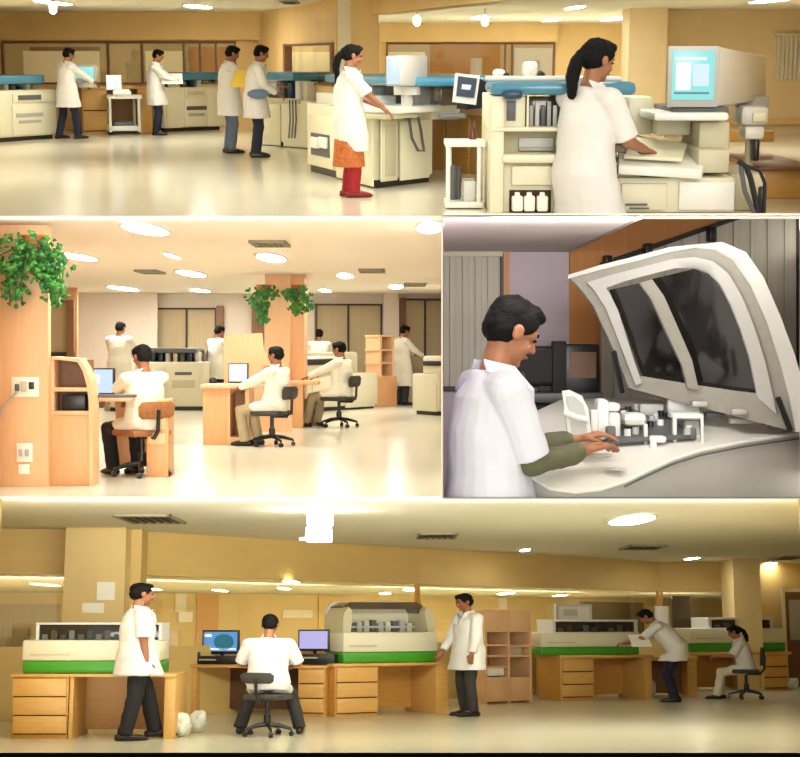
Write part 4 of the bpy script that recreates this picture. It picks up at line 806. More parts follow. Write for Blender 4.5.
for y in (335, 349, 362): b = B(); slab(b, f11, 379, y, 395, y+2, -.4, .01); T.add('shelf', b, 'wood_peach_light')
b = B(); slab(b, f11, 381, 337, 393, 376, -.42, -.38); T.add('back_board', b, 'wood_brown')
b = B(); slab(b, g2d, 382, 298, 397, 400, 0, .3, z0=0, z1=ZC2); struct(r, 'wall_pillar', b, 'wall_white')
person(r, 'technician in knee-length white coat standing at the right-hand pale machine', r.fl(402, 405), -60, 1.68, headp=20, hL=(-.14, .38, 1.1), hR=(.14, .4, 1.08), trousers='charcoal', sleeve='long', coat='coat_cream', hem=.42)
f12 = Face.floor(r, (413, 414), (440, 416)); T = analyser(r, f12, 'pale machine with dark slot cut off by the right partition', (412, 374, 438.5, 414), None, panels=((416, 384, 437, 411),), back=1.0)
b = B(); slab(b, f12, 418, 356, 438.5, 375, -.9, -.1, .04); T.add('upper_housing', b, 'cream_plastic'); b = B(); slab(b, f12, 420, 361, 438, 366, -.1, -.06, .01); T.add('slot', b, 'black_plastic')
fill_strip(R2, V((-1.8, n2+.02, ZC2-.05)), 4, 20, 6, col=(1, .95, .88))
# =================================================================== ROOM FOUR (middle right): close view of a man at an open analyser
r = R4; nr = 13.2; XL = 443
slope = 157.5/F
def zf(d): return r.e-slope*d
def on_floor(o): return o
b = B(); q = [(px(r, XL, nr, 340), nr), (px(r, 815, nr, 340), nr), (px(r, 815, 21, 340), 21), (px(r, XL, 21, 340), 21)]
vs = [b.verts.new((p[0], d, zf(d)-.004)) for p, d in q]+[b.verts.new((p[0], d, zf(d)-.02)) for p, d in q]
for fc in ((0, 1, 2, 3), (7, 6, 5, 4), (0, 4, 5, 1), (1, 5, 6, 2), (2, 6, 7, 3), (3, 7, 4, 0)): b.faces.new([vs[i] for i in fc])
struct(r, 'floor', b, 'grey_plastic')
ZC4 = r.at(600, 217.5, nr).z; dB = 18.4
hiz = lambda d: r.e+.0822*d
P = [px(r, XL, nr, 340), px(r, 640, nr+.1, 340), px(r, 568, dB, 340), px(r, XL, dB, 340)]
b = B(); poly_slab(b, P, ZC4, ZC4+.01); struct(r, 'ceiling', b, 'ceiling_four')
b = B(); q = [(XL, nr), (815, nr), (815, 20.5), (XL, 20.5)]; vs = [b.verts.new(V((*px(r, x, d, 340), hiz(d)+.012*(1)))) for x, d in q]+[b.verts.new(V((*px(r, x, d, 340), hiz(d)+.03))) for x, d in q]
for fc in ((0, 1, 2, 3), (7, 6, 5, 4), (0, 4, 5, 1), (1, 5, 6, 2), (2, 6, 7, 3), (3, 7, 4, 0)): b.faces.new([vs[i] for i in fc])
struct(r, 'ceiling_upper', b, 'ceiling_four')
b = B(); f = Face(r, P[1], P[2]); L = (f.q-f.p).length; c = [f.pt(0, ZC4, .02), f.pt(L, ZC4, .02), f.pt(L, ZC4, -.02), f.pt(0, ZC4, -.02)]; hexa(b, c+[V((v.x, v.y, hiz(nr)+ (hiz(dB)-hiz(nr))*max(0, min(1, (v.y-nr)/(dB-nr))))) for v in c]); struct(r, 'ceiling_step', b, 'ceiling_four')
b = B(); A_ = [px(r, XL-.2, nr+.02, 340), px(r, XL, nr+.02, 340), px(r, XL, 20.5, 340), px(r, XL-.2, 20.5, 340)]; 
vs = [b.verts.new((x, y, zf(y)-.0)) for x, y in A_]+[b.verts.new((x, y, hiz(y))) for x, y in A_]
for fc in ((0, 1, 2, 3), (7, 6, 5, 4), (0, 4, 5, 1), (1, 5, 6, 2), (2, 6, 7, 3), (3, 7, 4, 0)): b.faces.new([vs[i] for i in fc])
struct(r, 'wall_left', b, 'wall_lilac')
k4a = wallseg(r, 'wall_back', px(r, XL, dB, 340), px(r, 569, dB, 340), -.53, ZC4, 'wall_lilac')
k4b = wallseg(r, 'wall_back_wood', px(r, 568, dB, 340), px(r, 816, 19.2, 340), -.6, hiz(19), 'orange_wood')
wallseg(r, 'wall_right', px(r, 814, nr, 340), px(r, 814, 20, 340), .02, hiz(nr), 'wall_white')
T = Thing(r, 'window_9', kind='structure', org=k4a.pt(.1, 1)); 
for i in range(9): b = B(); slab(b, k4a, 443.4+i*6.3, 257, 449.4+i*6.3, 386, .02, .05+.03*(i % 2)); T.add('blind_slat', b, 'blind_grey')
b = B(); slab(b, k4a, 443, 252, 502, 257, 0, .12); T.add('blind_rail', b, 'cream_shade'); b = B(); slab(b, k4a, 500, 254, 503, 300, 0, .1); slab(b, k4a, 443, 386, 509, 391, 0, .1); T.add('window_frame', b, 'frame_dark')
b = B(); slab(b, k4a, 503, 252, 509, 330, 0, .08); T.add('wooden_jamb', b, 'orange_wood')
b = B(); slab(b, k4a, 443, 391, 508, 497, 0, .06); T.add('panel_below', b, 'wall_lilac')
T = Thing(r, 'window_10', kind='structure', org=k4b.pt(1, 1)); b = B(); face_poly(b, k4b, [(600, 262), (742, 214), (790, 214), (790, 420), (600, 420)], .02, .05); T.add('blind', b, 'blind_grey')
for i in range(11): b = B(); x = 612+i*17; yt = max(216, 262-(x-600)*.34); slab(b, k4b, x, yt, x+14, 400, .05, .08); T.add('blind_slat', b, 'blind_grey')
b = B(); face_poly(b, k4b, [(598, 263), (740, 214), (744, 217), (600, 267)], .05, .12); T.add('curtain_rail', b, 'frame_dark')
b = B(); face_poly(b, k4b, [(569, 280), (569, 254), (650, 214), (738, 214), (600, 262), (600, 268)], .0, .04); T.add('pelmet', b, 'orange_wood')
for x, y in ((602, 262), (642, 250), (705, 234)): b = B(); slab(b, k4b, x-3, y-6, x+4, y+9, .1, .22, .02); T.add('rail_bracket', b, 'black_plastic')
b = B(); slab(b, k4b, 793, 214, 812, 430, .0, .1); T.add('wall_edge', b, 'frame_dark')
# dark instruments behind the man
f = Face.depth(r, 540, 17.4, 0, 380)
T = Thing(r, 'computer_monitor', 'big black monitor on the bench behind the man at the open machine', 'monitor', org=f.pt(0, .2, -.2))
b = B(); slab(b, f, 508, 346, 556, 386, -.3, 0, .04); T.add('casing', b, 'black_plastic'); b = B(); slab(b, f, 512, 350, 552, 382, 0, .01); T.add('screen', b, 'charcoal'); b = B(); slab(b, f, 524, 386, 540, 400, -.3, -.1, .01); T.add('stand', b, 'black_plastic')
T = Thing(r, 'laboratory_instrument', 'black instrument right of the big black monitor', 'instrument', org=f.pt(.8, .2, -.2))
b = B(); slab(b, f, 554, 344, 600, 400, -.4, 0, .03); T.add('casing', b, 'black_plastic'); b = B(); slab(b, f, 552, 341, 566, 392, -.1, .06, .02); T.add('side_tower', b, 'charcoal'); b = B(); slab(b, f, 570, 352, 596, 378, 0, .02); T.add('panel', b, 'wood_brown')
T = Thing(r, 'workbench', 'grey bench with dark front behind the man at the open machine', 'bench', org=f.pt(.3, -.5, -.4)); b = B(); slab(b, f, 500, 392, 600, 402, -.6, .3, .02); T.add('worktop', b, 'grey_dark'); b = B(); slab(b, f, 505, 402, 598, 450, -.5, .2, .02); T.add('cabinet', b, 'charcoal')
# the open analyser
def W(x, y, d): return r.at(x, y, d)
T = Thing(r, 'laboratory_analyser', 'large white open analyser with curved lid raised on the right', 'laboratory machine', org=(W(680, 497, 15.2)))
def solid(top, name, m, zlow=None, bev=0, parent=None):   # top outline of seen points, carried straight down
    pts = [W(*t) for t in top]; b = B(); a = [b.verts.new(p) for p in pts]; lo = [b.verts.new(V((p.x, p.y, (zf(p.y)+.002) if zlow is None else p.z-zlow))) for p in pts]; n = len(pts)
    fs = [b.faces.new(a), b.faces.new(lo)]+[b.faces.new((a[i], a[(i+1) % n], lo[(i+1) % n], lo[i])) for i in range(n)]
    bmesh.ops.recalc_face_normals(b, faces=fs); bmesh.ops.triangulate(b, faces=[fs[0], fs[1]])
    return T.add(name, b, m, parent)
def tpl(p, q, n): return [tuple(a+(c-a)*i/n for a, c in zip(p, q)) for i in range(n+1)]
front = [(524, 464, 13.75), (534, 478, 13.6), (550, 488, 13.5), (575, 492, 13.5), (600, 489, 13.6), (625, 481, 13.8), (648, 470, 14.0), (672, 459, 14.3), (700, 450, 14.6), (745, 441, 15.0), (800, 433, 15.4), (816, 431, 15.5)]
backl = [(816, 424, 16.3), (792, 428, 16.4), (760, 420, 16.6), (700, 405, 16.9), (640, 397, 17.1), (600, 398, 17.0), (560, 400, 16.6), (530, 414, 15.6), (516, 440, 14.6)]
solid(front+backl, 'body', 'machine_grey')
solid([(x, y-1.2, d) for x, y, d in front]+backl, 'deck', 'white_plastic', .02)
# raised light rim along the front and darker front face line
rim = [(x, y-2, d-.01) for x, y, d in front]; b = B(); tube(b, [W(x, y+1.0, d) for x, y, d in front], .018, 8); T.add('front_rim', b, 'white_plastic')
b = B(); tube(b, [W(x, y+5.5, d-.03) for x, y, d in front[5:]], .008, 6); T.add('seam', b, 'grey_dark')
solid([(600, 455, 14.2), (720, 440, 14.9), (735, 424, 15.9), (612, 412, 16.2)], 'reagent_well', 'grey_dark', .03) if False else None
b = B(); P = [W(606, 446, 14.5), W(690, 440, 14.8), W(705, 422, 15.9), W(618, 412, 16.0)]; hexa(b, [p+V((0, 0, .01)) for p in P]+[p+V((0, 0, .05)) for p in P], .01); well = T.add('reagent_well', b, 'grey_dark')
for i in range(26):
    rnd = random.Random(i); u, v = rnd.random(), rnd.random(); p = P[0].lerp(P[1], u).lerp(P[3].lerp(P[2], u), v)+V((0, 0, .05)); b = B(); cyl(b, p, p+V((0, 0, .07)), .035, 10); T.add('vial', b, ('grey_light', 'black_plastic', 'white_plastic', 'grey_plastic')[i % 4], well)
def dev(name, x0, y0, x1, y1, d, o, m, bev=.03, parent=None): f = Face.depth(r, x0, d, 0, (y0+y1)/2); b = B(); slab(b, f, x0, y0, x1, y1, -o, 0, bev); return T.add(name, b, m, parent)
s_ = Face.depth(r, 560, 14.1, 0, 420); b = B(); face_poly(b, s_, [(562, 391), (570, 390), (582, 396), (588, 408), (591, 430), (592, 452), (584, 453), (571, 452), (566, 420)], -.06, 0); sh_ = T.add('probe_shield', b, 'grey_light'); b = B(); face_poly(b, s_, [(566, 396), (574, 396), (583, 404), (586, 416), (570, 414)], 0, .012); T.add('shield_window', b, 'grey_plastic', sh_); b = B(); face_poly(b, s_, [(571, 420), (586, 421), (588, 448), (574, 449)], 0, .012); T.add('shield_window', b, 'grey_plastic', sh_); b = B(); tube(b, [s_.pt(*s_.hit(x, y), .02) for x, y in ((563, 412), (575, 417), (588, 420))], .03); T.add('shield_bar', b, 'white_plastic', sh_)
b = B(); slab(b, s_, 592, 410, 600, 452, -.2, -.1, .02); T.add('shield_side', b, 'grey_light')
d1 = dev('pipetting_arm', 597, 399, 610, 440, 14.6, .3, 'white_plastic', .05); dev('pipetting_arm', 606, 403, 621, 412, 14.7, .3, 'white_plastic', .04); dev('arm_body', 608, 412, 621, 440, 14.7, .3, 'grey_light', .04); dev('arm_knob', 606, 426, 616, 438, 14.45, .06, 'grey_dark', .02)
d2 = dev('mixing_arm', 623, 413, 648, 427, 14.9, .3, 'white_plastic', .07); dev('arm_post', 644, 424, 648, 456, 14.7, .08, 'grey_light', .01); dev('small_clamp', 650, 436, 667, 443, 14.6, .15, 'white_plastic', .03); dev('small_clamp', 651, 440, 657, 450, 14.55, .1, 'white_plastic', .02)
dev('probe_arm', 672, 413, 705, 420, 15.0, .3, 'white_plastic', .05); dev('arm_post', 673, 418, 677, 454, 14.8, .08, 'grey_light', .01); dev('arm_body', 684, 420, 700, 444, 15.1, .3, 'grey_plastic', .03); dev('arm_post', 701, 418, 704, 450, 14.8, .06, 'grey_light', .01); dev('probe_head', 688, 428, 697, 440, 14.85, .1, 'grey_dark', .02)
dev('frame_wall', 626, 398, 790, 410, 16.2, .1, 'grey_light', .02) if False else None
b = B(); f = Face.depth(r, 640, 15.9, 0, 420); 
for q in ((640, 404, 664, 420, 'grey_plastic'), (668, 398, 700, 416, 'grey_light'), (706, 412, 726, 418, 'grey_dark'), (730, 418, 768, 424, 'grey_plastic'), (770, 420, 790, 430, 'grey_dark')): dev('inner_fitting', *q[:4], 15.7-.003*(q[0]-640), .12, q[4], .02)
b = B(); P = W(616, 470, 13.9); ell(b, P+V((0, 0, .01)), (.1, .09, .012)); T.add('deck_mark', b, 'grey_light'); b = B(); ell(b, W(600, 455, 14.3), (.12, .12, .015)); T.add('deck_disc', b, 'white_plastic')
# the raised lid: a slanted plate with a curved upper edge
def LD(x, y): return 15.95-(x-600)*.0045-((430-y)/180)**2*.9-.2*max(0, (430-y)/180)
def plate_poly(name, pts, o, th, m, parent=None):
    a = [W(x, y, LD(x, y)-o) for x, y in pts]; c = [W(x, y, LD(x, y)-o+th) for x, y in pts]
    c = [p+V((0, th, 0)) for p in a]; b = B(); A2 = [b.verts.new(p) for p in a]; C2 = [b.verts.new(p) for p in c]; n = len(pts)
    f1 = b.faces.new(A2); f2 = b.faces.new(C2); fs = [f1, f2]+[b.faces.new((A2[i], A2[(i+1) % n], C2[(i+1) % n], C2[i])) for i in range(n)]
    bmesh.ops.recalc_face_normals(b, faces=fs); bmesh.ops.triangulate(b, faces=[f1, f2]); return T.add(name, b, m, parent)
def strip(name, outer, inner, o, th, m, parent=None):      # a band between two edges with the same number of points
    b = B(); n = len(outer); A2 = [b.verts.new(W(x, y, LD(x, y)-o)) for x, y in outer]; C2 = [b.verts.new(W(x, y, LD(x, y)-o)) for x, y in inner]
    A3 = [b.verts.new(v.co+V((0, th, 0))) for v in A2]; C3 = [b.verts.new(v.co+V((0, th, 0))) for v in C2]; fs = []
    for i in range(n-1):
        fs += [b.faces.new((A2[i], A2[i+1], C2[i+1], C2[i])), b.faces.new((A3[i], A3[i+1], C3[i+1], C3[i])), b.faces.new((A2[i], A2[i+1], A3[i+1], A3[i])), b.faces.new((C2[i], C2[i+1], C3[i+1], C3[i]))]
    for i in (0, n-1): fs.append(b.faces.new((A2[i], C2[i], C3[i], A3[i])))
    bmesh.ops.recalc_face_normals(b, faces=fs); return T.add(name, b, m, parent)
lidO = [(629, 388), (618, 360), (607, 335), (593, 305), (578, 286), (568, 277), (600, 268), (640, 258), (670, 250), (696, 246), (718, 250), (738, 264), (754, 290), (768, 325), (780, 365), (789, 400), (795, 430)]
lidI = [(642, 383), (634, 360), (626, 335), (618, 310), (610, 294), (606, 288), (625, 281), (652, 274), (676, 268), (694, 268), (708, 272), (720, 284), (731, 305), (741, 330), (750, 358), (757, 392), (758, 398)]
lid = strip('lid', lidO, lidI, 0, .12, 'lid_grey')
strip('lid_bottom_bar', [(629, 388), (680, 402), (730, 415), (795, 432)], [(641, 376), (690, 384), (730, 390), (760, 394)], 0, .12, 'lid_grey', lid)
strip('lid_rib', [(640, 283), (652, 300), (668, 335), (682, 365), (688, 388)], [(652, 279), (664, 296), (680, 332), (692, 360), (699, 390)], .06, .14, 'lid_grey', lid)
strip('lid_inner_lip', [(x*.5+u*.5, y*.5+v*.5) for (x, y), (u, v) in zip(lidO, lidI)], lidI, .05, .06, 'machine_grey', lid)
plate_poly('lid_window', [(609, 290), (640, 283), (668, 335), (690, 387), (643, 377), (628, 335)], -.05, .03, 'lid_window', lid)
plate_poly('lid_window', [(652, 279), (694, 269), (710, 275), (731, 305), (750, 355), (758, 393), (697, 387), (680, 340)], -.05, .03, 'lid_window', lid)
outer = [(696, 245), (722, 242), (746, 252), (764, 278), (780, 315), (795, 355), (806, 395), (812, 432)]; inner = [(690, 247), (712, 248), (733, 260), (751, 286), (767, 322), (780, 362), (790, 400), (796, 432)]
strip('lid_outer_shell', outer, inner, .03, .5, 'lid_shell', lid)
strip('lid_outer_top', [(568, 275), (600, 265), (640, 255), (670, 247), (700, 244), (722, 243)], [(568, 279), (600, 270), (640, 260), (670, 252), (696, 248), (714, 250)], .03, .5, 'lid_shell', lid)
for a, c in (((614, 352), (622, 392)), ((778, 398), (790, 430))): b = B(); tube(b, [W(a[0], a[1], LD(*a)-.15), W(c[0], c[1], LD(*c)-.05)], .03); T.add('gas_strut', b, 'black_plastic', lid)
for x, y in ((700, 404), (740, 412)): b = B(); slab(b, Face.depth(r, x, LD(x, y)-.1, 0, y), x-8, y-3, x+8, y+3, -.1, 0, .02); T.add('hinge', b, 'grey_plastic', lid)
# no ceiling lamps drawn in room four; an added fill light brightens it
for x, y, w, h, t in ((505, 222, 44, 5, 'ceiling light over the close-up man'), (590, 220, 40, 3, 'ceiling light over the open analyser')): pass
fill_strip(R4, V((2.2, nr+.02, ZC4-.05)), 3.2, 85, -4, col=(1, .97, .95))
k = 2.5; H4 = 1.7*k; pm = W(489, 497, 13.7); zt_ = W(500, 297, 13.85).z
org = V((pm.x, pm.y, zt_-H4-.10))
wc = (V((0, nr, zf(nr))), V((0, slope, 1)))
person(r, 'close-up man in white coat over olive shirt bending over the open machine', org, -72, H4, bw=1.0, lean=1, headp=28, heady=0, hL=(-.06, .38, 1.21), hR=(.10, .34, 1.18), poleL=(-.3, -.9, -.5), poleR=(.3, -.9, -.5), skin='skin_warm', inner='charcoal', coat='coat_cool', voxel=.006, armcloth='olive_cloth', cutplane=wc, trousers='charcoal', hem=.55, width=.95)
# =================================================================== ROOM THREE (bottom): honey coloured desks with green-banded machines
r = R3; n3 = r.fl(400, 752.3).y; ZC3 = r.at(400, 498, n3).z
pts = [px(r, -14, n3, 625), px(r, 814, n3, 625), px(r, 814, 50, 625), px(r, -14, 50, 625)]
b = B(); poly_slab(b, pts, -.08, 0); struct(r, 'floor', b, 'floor_olive')
b = B(); poly_slab(b, [(p[0], p[1]-.012) for p in pts[:2]]+[(p[0], p[1]+.02) for p in pts[1::-1]], -.09, -.004); struct(r, 'floor_edge_front', b, 'dark_edge')  # dark strip added along the front edge of the floor slab
b = B(); poly_slab(b, pts, ZC3, ZC3+.012); struct(r, 'ceiling', b, 'ceiling_three')
wallseg(r, 'wall_left', pts[0], pts[3], 0, ZC3, 'wall_ochre', -.1); wallseg(r, 'wall_right', pts[1], pts[2], 0, ZC3, 'wall_ochre', .1)
zb = r.at(135, 575, 22).z
W3 = [(-16, 21.2), (135, 21.8), (420, 26.9), (660, 32.7), (736, 32.9)]
names = ('wall_back_left', 'wall_back', 'wall_back_middle', 'wall_back_right')
gl = []
for (a, c), nm in zip(zip(W3, W3[1:]), names):
    p, q = px(r, a[0], a[1], 560), px(r, c[0], c[1], 560); f = Face(r, p, q); L = (f.q-f.p).length; gl.append(f)
    for z0, z1, sfx, m in ((0, 1.0, nm, 'wall_ochre'), (zb, ZC3, 'trim_8', 'wall_ochre')):
        b = B(); c4 = [f.pt(0, z0, 0), f.pt(L, z0, 0), f.pt(L, z0, -.15), f.pt(0, z0, -.15)]; hexa(b, c4+[V((v.x, v.y, z1)) for v in c4]); struct(r, sfx, b, m)
    T = Thing(r, 'window_11', kind='structure', org=f.pt(0, 1, 0)); b = B(); c4 = [f.pt(0, 1, -.07), f.pt(L, 1, -.07), f.pt(L, 1, -.08), f.pt(0, 1, -.08)]; hexa(b, c4+[V((v.x, v.y, zb)) for v in c4]); T.add('pane', b, 'pane_glass')
    b = B()
    for u in (0.02, L-.02): c4 = [f.pt(u-.02, 1, -.04), f.pt(u+.02, 1, -.04), f.pt(u+.02, 1, -.1), f.pt(u-.02, 1, -.1)]; hexa(b, c4+[V((v.x, v.y, zb)) for v in c4])
    T.add('window_frame', b, 'wood_honey')
# beyond the glass
far = [px(r, -20, 33.5, 600), px(r, 400, 37, 600), px(r, 815, 47, 600)]; near_ = [px(r, a, d+.16, 560) for a, d in W3]
b = B(); poly_slab(b, near_+[px(r, 815, 34, 600)]+far[::-1], zb, zb+.03); struct(r, 'ceiling_beyond', b, 'ceiling_three')
f1 = wallseg(r, 'wall_beyond', far[0], far[1], 0, zb, 'wall_ochre_pale'); f2b = wallseg(r, 'wall_beyond', far[1], far[2], 0, zb, 'wall_ochre_pale')
g = 'ceiling lights behind the glass of the ochre laboratory'
for x, y, w, h, t in ((45, 584, 18, 3, 'light behind the glass at the far left'), (291, 581, 16, 3, 'left light behind the glass above the seated man'), (284, 588, 12, 2.4, 'lower light behind the glass above the seated man'), (385, 593, 12, 2.2, 'light behind the glass above the open machine'),
                      (410, 589, 14, 2.6, 'brighter light behind the glass right of the open machine lid'), (506, 593, 16, 2.6, 'light behind the glass above the shelf unit'), (560, 595, 12, 2, 'faint light behind the glass right of the shelf unit'), (150, 588, 14, 3, 'added light behind the glass right of the ochre column'), (220, 590, 12, 2.4, 'added light behind the glass above the two seated monitors')):  # lamps by the column and monitors added to light the wall beyond
    lamp(r, x, y, w, h, zb, t, g, far=True)
for f, x0, y0, x1, y1, m in ((f1, 175, 582, 186, 612, 'blind_white'), (f1, 178, 612, 192, 622, 'paper'), (f1, 282, 610, 312, 618, 'blind_white'), (f1, 196, 585, 218, 660, 'wood_honey'), (f1, 318, 596, 345, 640, 'wall_ochre'), (f2b, 420, 600, 450, 660, 'wall_ochre_pale'), (f2b, 498, 598, 506, 660, 'blind_white'), (f1, 0, 604, 60, 650, 'blind_tan'), (f1, 0, 628, 30, 650, 'grey_dark')):
    b = B(); slab(b, f, x0, y0, x1, y1, 0, .05); struct(r, 'trim_9', b, m)
# columns
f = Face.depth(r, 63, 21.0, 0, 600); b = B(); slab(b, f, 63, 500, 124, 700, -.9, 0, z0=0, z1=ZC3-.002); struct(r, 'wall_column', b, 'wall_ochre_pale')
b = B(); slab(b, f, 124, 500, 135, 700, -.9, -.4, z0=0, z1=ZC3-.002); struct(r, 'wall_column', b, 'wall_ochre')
for q, t in (((97, 582, 115, 600), 'grey-white notice pinned higher on the ochre column'), ((82, 603, 104, 613), 'wide white notice pinned lower on the ochre column')): b = B(); slab(b, f, *q, .002, .015); single(r, 'notice', b, 'paper', t, 'notice', org=f.pt(*f.hit(q[0], q[3])))
f = Face.depth(r, 736, 31, 0, 600); b = B(); slab(b, f, 735, 540, 762, 700, -1.2, 0, z0=0, z1=ZC3-.002); struct(r, 'wall_column', b, 'wall_ochre_pale')
wallseg(r, 'wall_back_corner', px(r, 760, 33, 600), px(r, 816, 33.5, 600), 0, ZC3, 'wall_ochre')
fq = Face.depth(r, 780, 32.9, 0, 600); T = Thing(r, 'door_1', kind='structure', org=fq.pt(0, 0)); b = B(); slab(b, fq, 786, 592, 816, 690, 0, .04, z0=0); T.add('door_leaf', b, 'wood_brown'); b = B(); slab(b, fq, 783, 588, 786, 690, 0, .08, z0=0); slab(b, fq, 783, 588, 816, 591.5, 0, .08); T.add('door_frame', b, 'blind_white'); b = B(); slab(b, fq, 789, 600, 814, 640, .04, .06); T.add('door_window', b, 'grey_plastic')
# ceiling
g = 'ceiling lights of the ochre laboratory'
for x, y, w, h, t in ((632, 519, 40, 11, 'large oval ceiling light at the right of the ochre laboratory'), (525, 549.5, 10, 3, 'tiny round ceiling light in the middle of the ochre ceiling'), (692, 558, 12, 2.6, 'small round ceiling light left of the pale corner column'), (768, 563, 14, 2, 'small light strip near the right corner')):
    lamp(r, x, y, w, h, ZC3, t, g)
for x, y, w, h, t in ((150, 518, 56, 8, 'large dark air vent at the left of the ochre ceiling'), (437, 535, 40, 5, 'dark air vent right of the hanging square lamp'), (643, 546.5, 38, 4, 'dark air vent below the large oval ceiling light'), (788, 557, 24, 3, 'dark air vent at the right end of the ochre ceiling')): vent(r, x, y, w, h, ZC3, t, None)
d = 17.6; f = Face.depth(r, 306, d, 0, 520); T = Thing(r, 'hanging_lamp', 'bright square glass lamp hanging in two tiers from the ceiling', 'lamp', org=f.pt(.15, ZC3, -.15))
z1 = ZC3
b = B(); slab(b, f, 307, 500, 332, 525, -.3, 0, .02, z1=z1-.02); T.add('upper_shade', b, 'lamp_three'); b = B(); slab(b, f, 305.5, 527, 331, 541, -.3, 0, .02); T.add('lower_shade', b, 'lamp_three'); b = B(); slab(b, f, 308, 525, 330, 527, -.28, -.02); T.add('lamp_frame', b, 'steel'); b = B(); slab(b, f, 299, 537, 306, 540, -.1, -.05); T.add('bracket', b, 'white_plastic')
b = B(); slab(b, f, 304, 497, 335, 502, -.33, .03, 0, z0=ZC3-.03, z1=ZC3-.002); T.add('ceiling_plate', b, 'white_plastic')
# desks
D = {}
f = Face.depth(r, 12, r.fl(40, 739).y, 0, 625)
T1 = desk(r, f, 'honey wooden desk with four drawers at the left under a green-banded machine', 674, 737, [('drawers', 12, 68, 3), ('leg', 69, 73), ('leg', 164, 175), ('panel', 73, 166)], back=.9, x0=12, x1=175)
fd2 = Face.floor(r, (190, 715), (326, 717))
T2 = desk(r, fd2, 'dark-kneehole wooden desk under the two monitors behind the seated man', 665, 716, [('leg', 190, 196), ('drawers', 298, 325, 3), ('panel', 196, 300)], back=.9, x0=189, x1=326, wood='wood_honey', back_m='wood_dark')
fd3 = Face.floor(r, (334, 717), (448, 713))
T3 = desk(r, fd3, 'middle wooden desk with three drawers under the open green-banded machine', 663, 716, [('drawers', 335, 378, 3), ('leg', 436, 448), ('panel', 380, 438)], back=.9, x0=333, x1=448)
fd4 = Face.floor(r, (561, 701), (652, 699))
T4 = desk(r, fd4, 'wooden desk with solid left side and three drawers right of the shelf unit', 655, 700, [('drawers', 561, 594, 3), ('leg', 644, 652), ('panel', 595, 646)], back=.9, x0=560, x1=652)
a0 = r.fl(561, 701); a1 = r.fl(533, 694); zt = fd4.hit(561, 657)[1]; b = B(); ff = Face(r, a1, a0); c4 = [ff.pt(0, 0, 0), ff.pt((ff.q-ff.p).length, 0, 0), ff.pt((ff.q-ff.p).length, 0, -.03), ff.pt(0, 0, -.03)]; hexa(b, c4+[V((v.x, v.y, zt)) for v in c4]); T4.add('left_side', b, 'wood_honey')
b = B(); hexa(b, [V((v.x, v.y, zt)) for v in (a1, a0, a0+(fd4.q-fd4.p).normalized().to_3d()*.5 if False else r.fl(600, 700.5), r.fl(575, 694))]+[V((v.x, v.y, zt+.03)) for v in (a1, a0, r.fl(600, 700.5), r.fl(575, 694))]); T4.add('desktop_corner', b, 'wood_honey_light')
fd5 = Face.floor(r, (700, 692), (790, 690))
T5 = desk(r, fd5, 'far right wooden desk behind the seated woman under a green-banded machine', 652, 691, [('drawers', 758, 788, 3), ('leg', 692, 697), ('panel', 697, 758)], back=.9, x0=690, x1=790)
fd6 = Face.depth(r, 652, r.fl(660, 696).y, 0, 660)
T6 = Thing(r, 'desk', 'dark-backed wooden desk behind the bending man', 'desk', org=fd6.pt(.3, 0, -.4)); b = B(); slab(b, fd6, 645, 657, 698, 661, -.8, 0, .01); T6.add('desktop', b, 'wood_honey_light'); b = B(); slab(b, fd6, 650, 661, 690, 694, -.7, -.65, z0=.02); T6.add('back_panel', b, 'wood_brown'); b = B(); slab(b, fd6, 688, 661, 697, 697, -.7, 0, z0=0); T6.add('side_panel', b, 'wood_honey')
# green machines
def green(f, x0, x1, yb, yg, yc, yt, label, tx0, tx1, zbase, back=.9, win=True):
    T = Thing(r, 'laboratory_analyser', label, 'laboratory machine', 'green-banded machines on the desks' if False else None, org=f.pt((f.hit(x0, yb)[0]+f.hit(x1, yb)[0])/2, zbase, -back/2))
    b = B(); slab(b, f, x0+.5, yg, x1-.5, yb, -back, 0, .02, z0=zbase+.003); T.add('green_base', b, 'green_band')
    b = B(); slab(b, f, x0, yc, x1, yg, -back, .01, .03); T.add('body', b, 'cream_plastic')
    b = B(); slab(b, f, x0+(x1-x0)*.06, yg-(yg-yc)*.35, x0+(x1-x0)*.35, yg-(yg-yc)*.25, .01, .015, 0); T.add('body_stripe', b, 'cream_shade')
    if win:
        b = B(); slab(b, f, tx0, yt, tx1, yc, -back*.9, -.08, .02); h = T.add('hood', b, 'smoked_glass')
        b = B(); slab(b, f, tx0-2, yt-1.5, tx1+1, yt+.8, -back*.95, -.04, .01); slab(b, f, tx0-2, yt, tx0+1, yc, -back*.9, -.05); slab(b, f, tx1-2, yt, tx1+1, yc, -back*.9, -.05); T.add('hood_frame', b, 'grey_light', h)
        n = max(4, int((tx1-tx0)/9)); ww = (tx1-tx0-6)/n
        for i in range(n): b = B(); slab(b, f, tx0+4+i*ww, yc-(yc-yt)*(.35+.25*(i % 2)), tx0+4+i*ww+ww*.6, yc-.5, -.08, -.06, .0); T.add('inner_module', b, ('grey_dark', 'smoked_brown', 'black_plastic')[i % 3], h)
    return T
fa = Face.depth(r, 12, r.fl(40, 739).y, 0, 625); fa = Face(r, fa.pt(0, 0, -.12).xy, fa.pt(5, 0, -.12).xy)
green(fa, 22, 160, 672.5, 661, 640, 624, 'leftmost green-banded machine with dark hood partly behind the standing man', 37, 160, T1.ztop, .75)
f3 = Face(r, fd3.pt(0, 0, -.1).xy, fd3.pt(3, 0, -.1).xy)
TG = green(f3, 343, 438, 662.5, 652, 632, 0, 'green-banded machine standing open with raised lid in the middle', 0, 0, T3.ztop, .7, win=False)
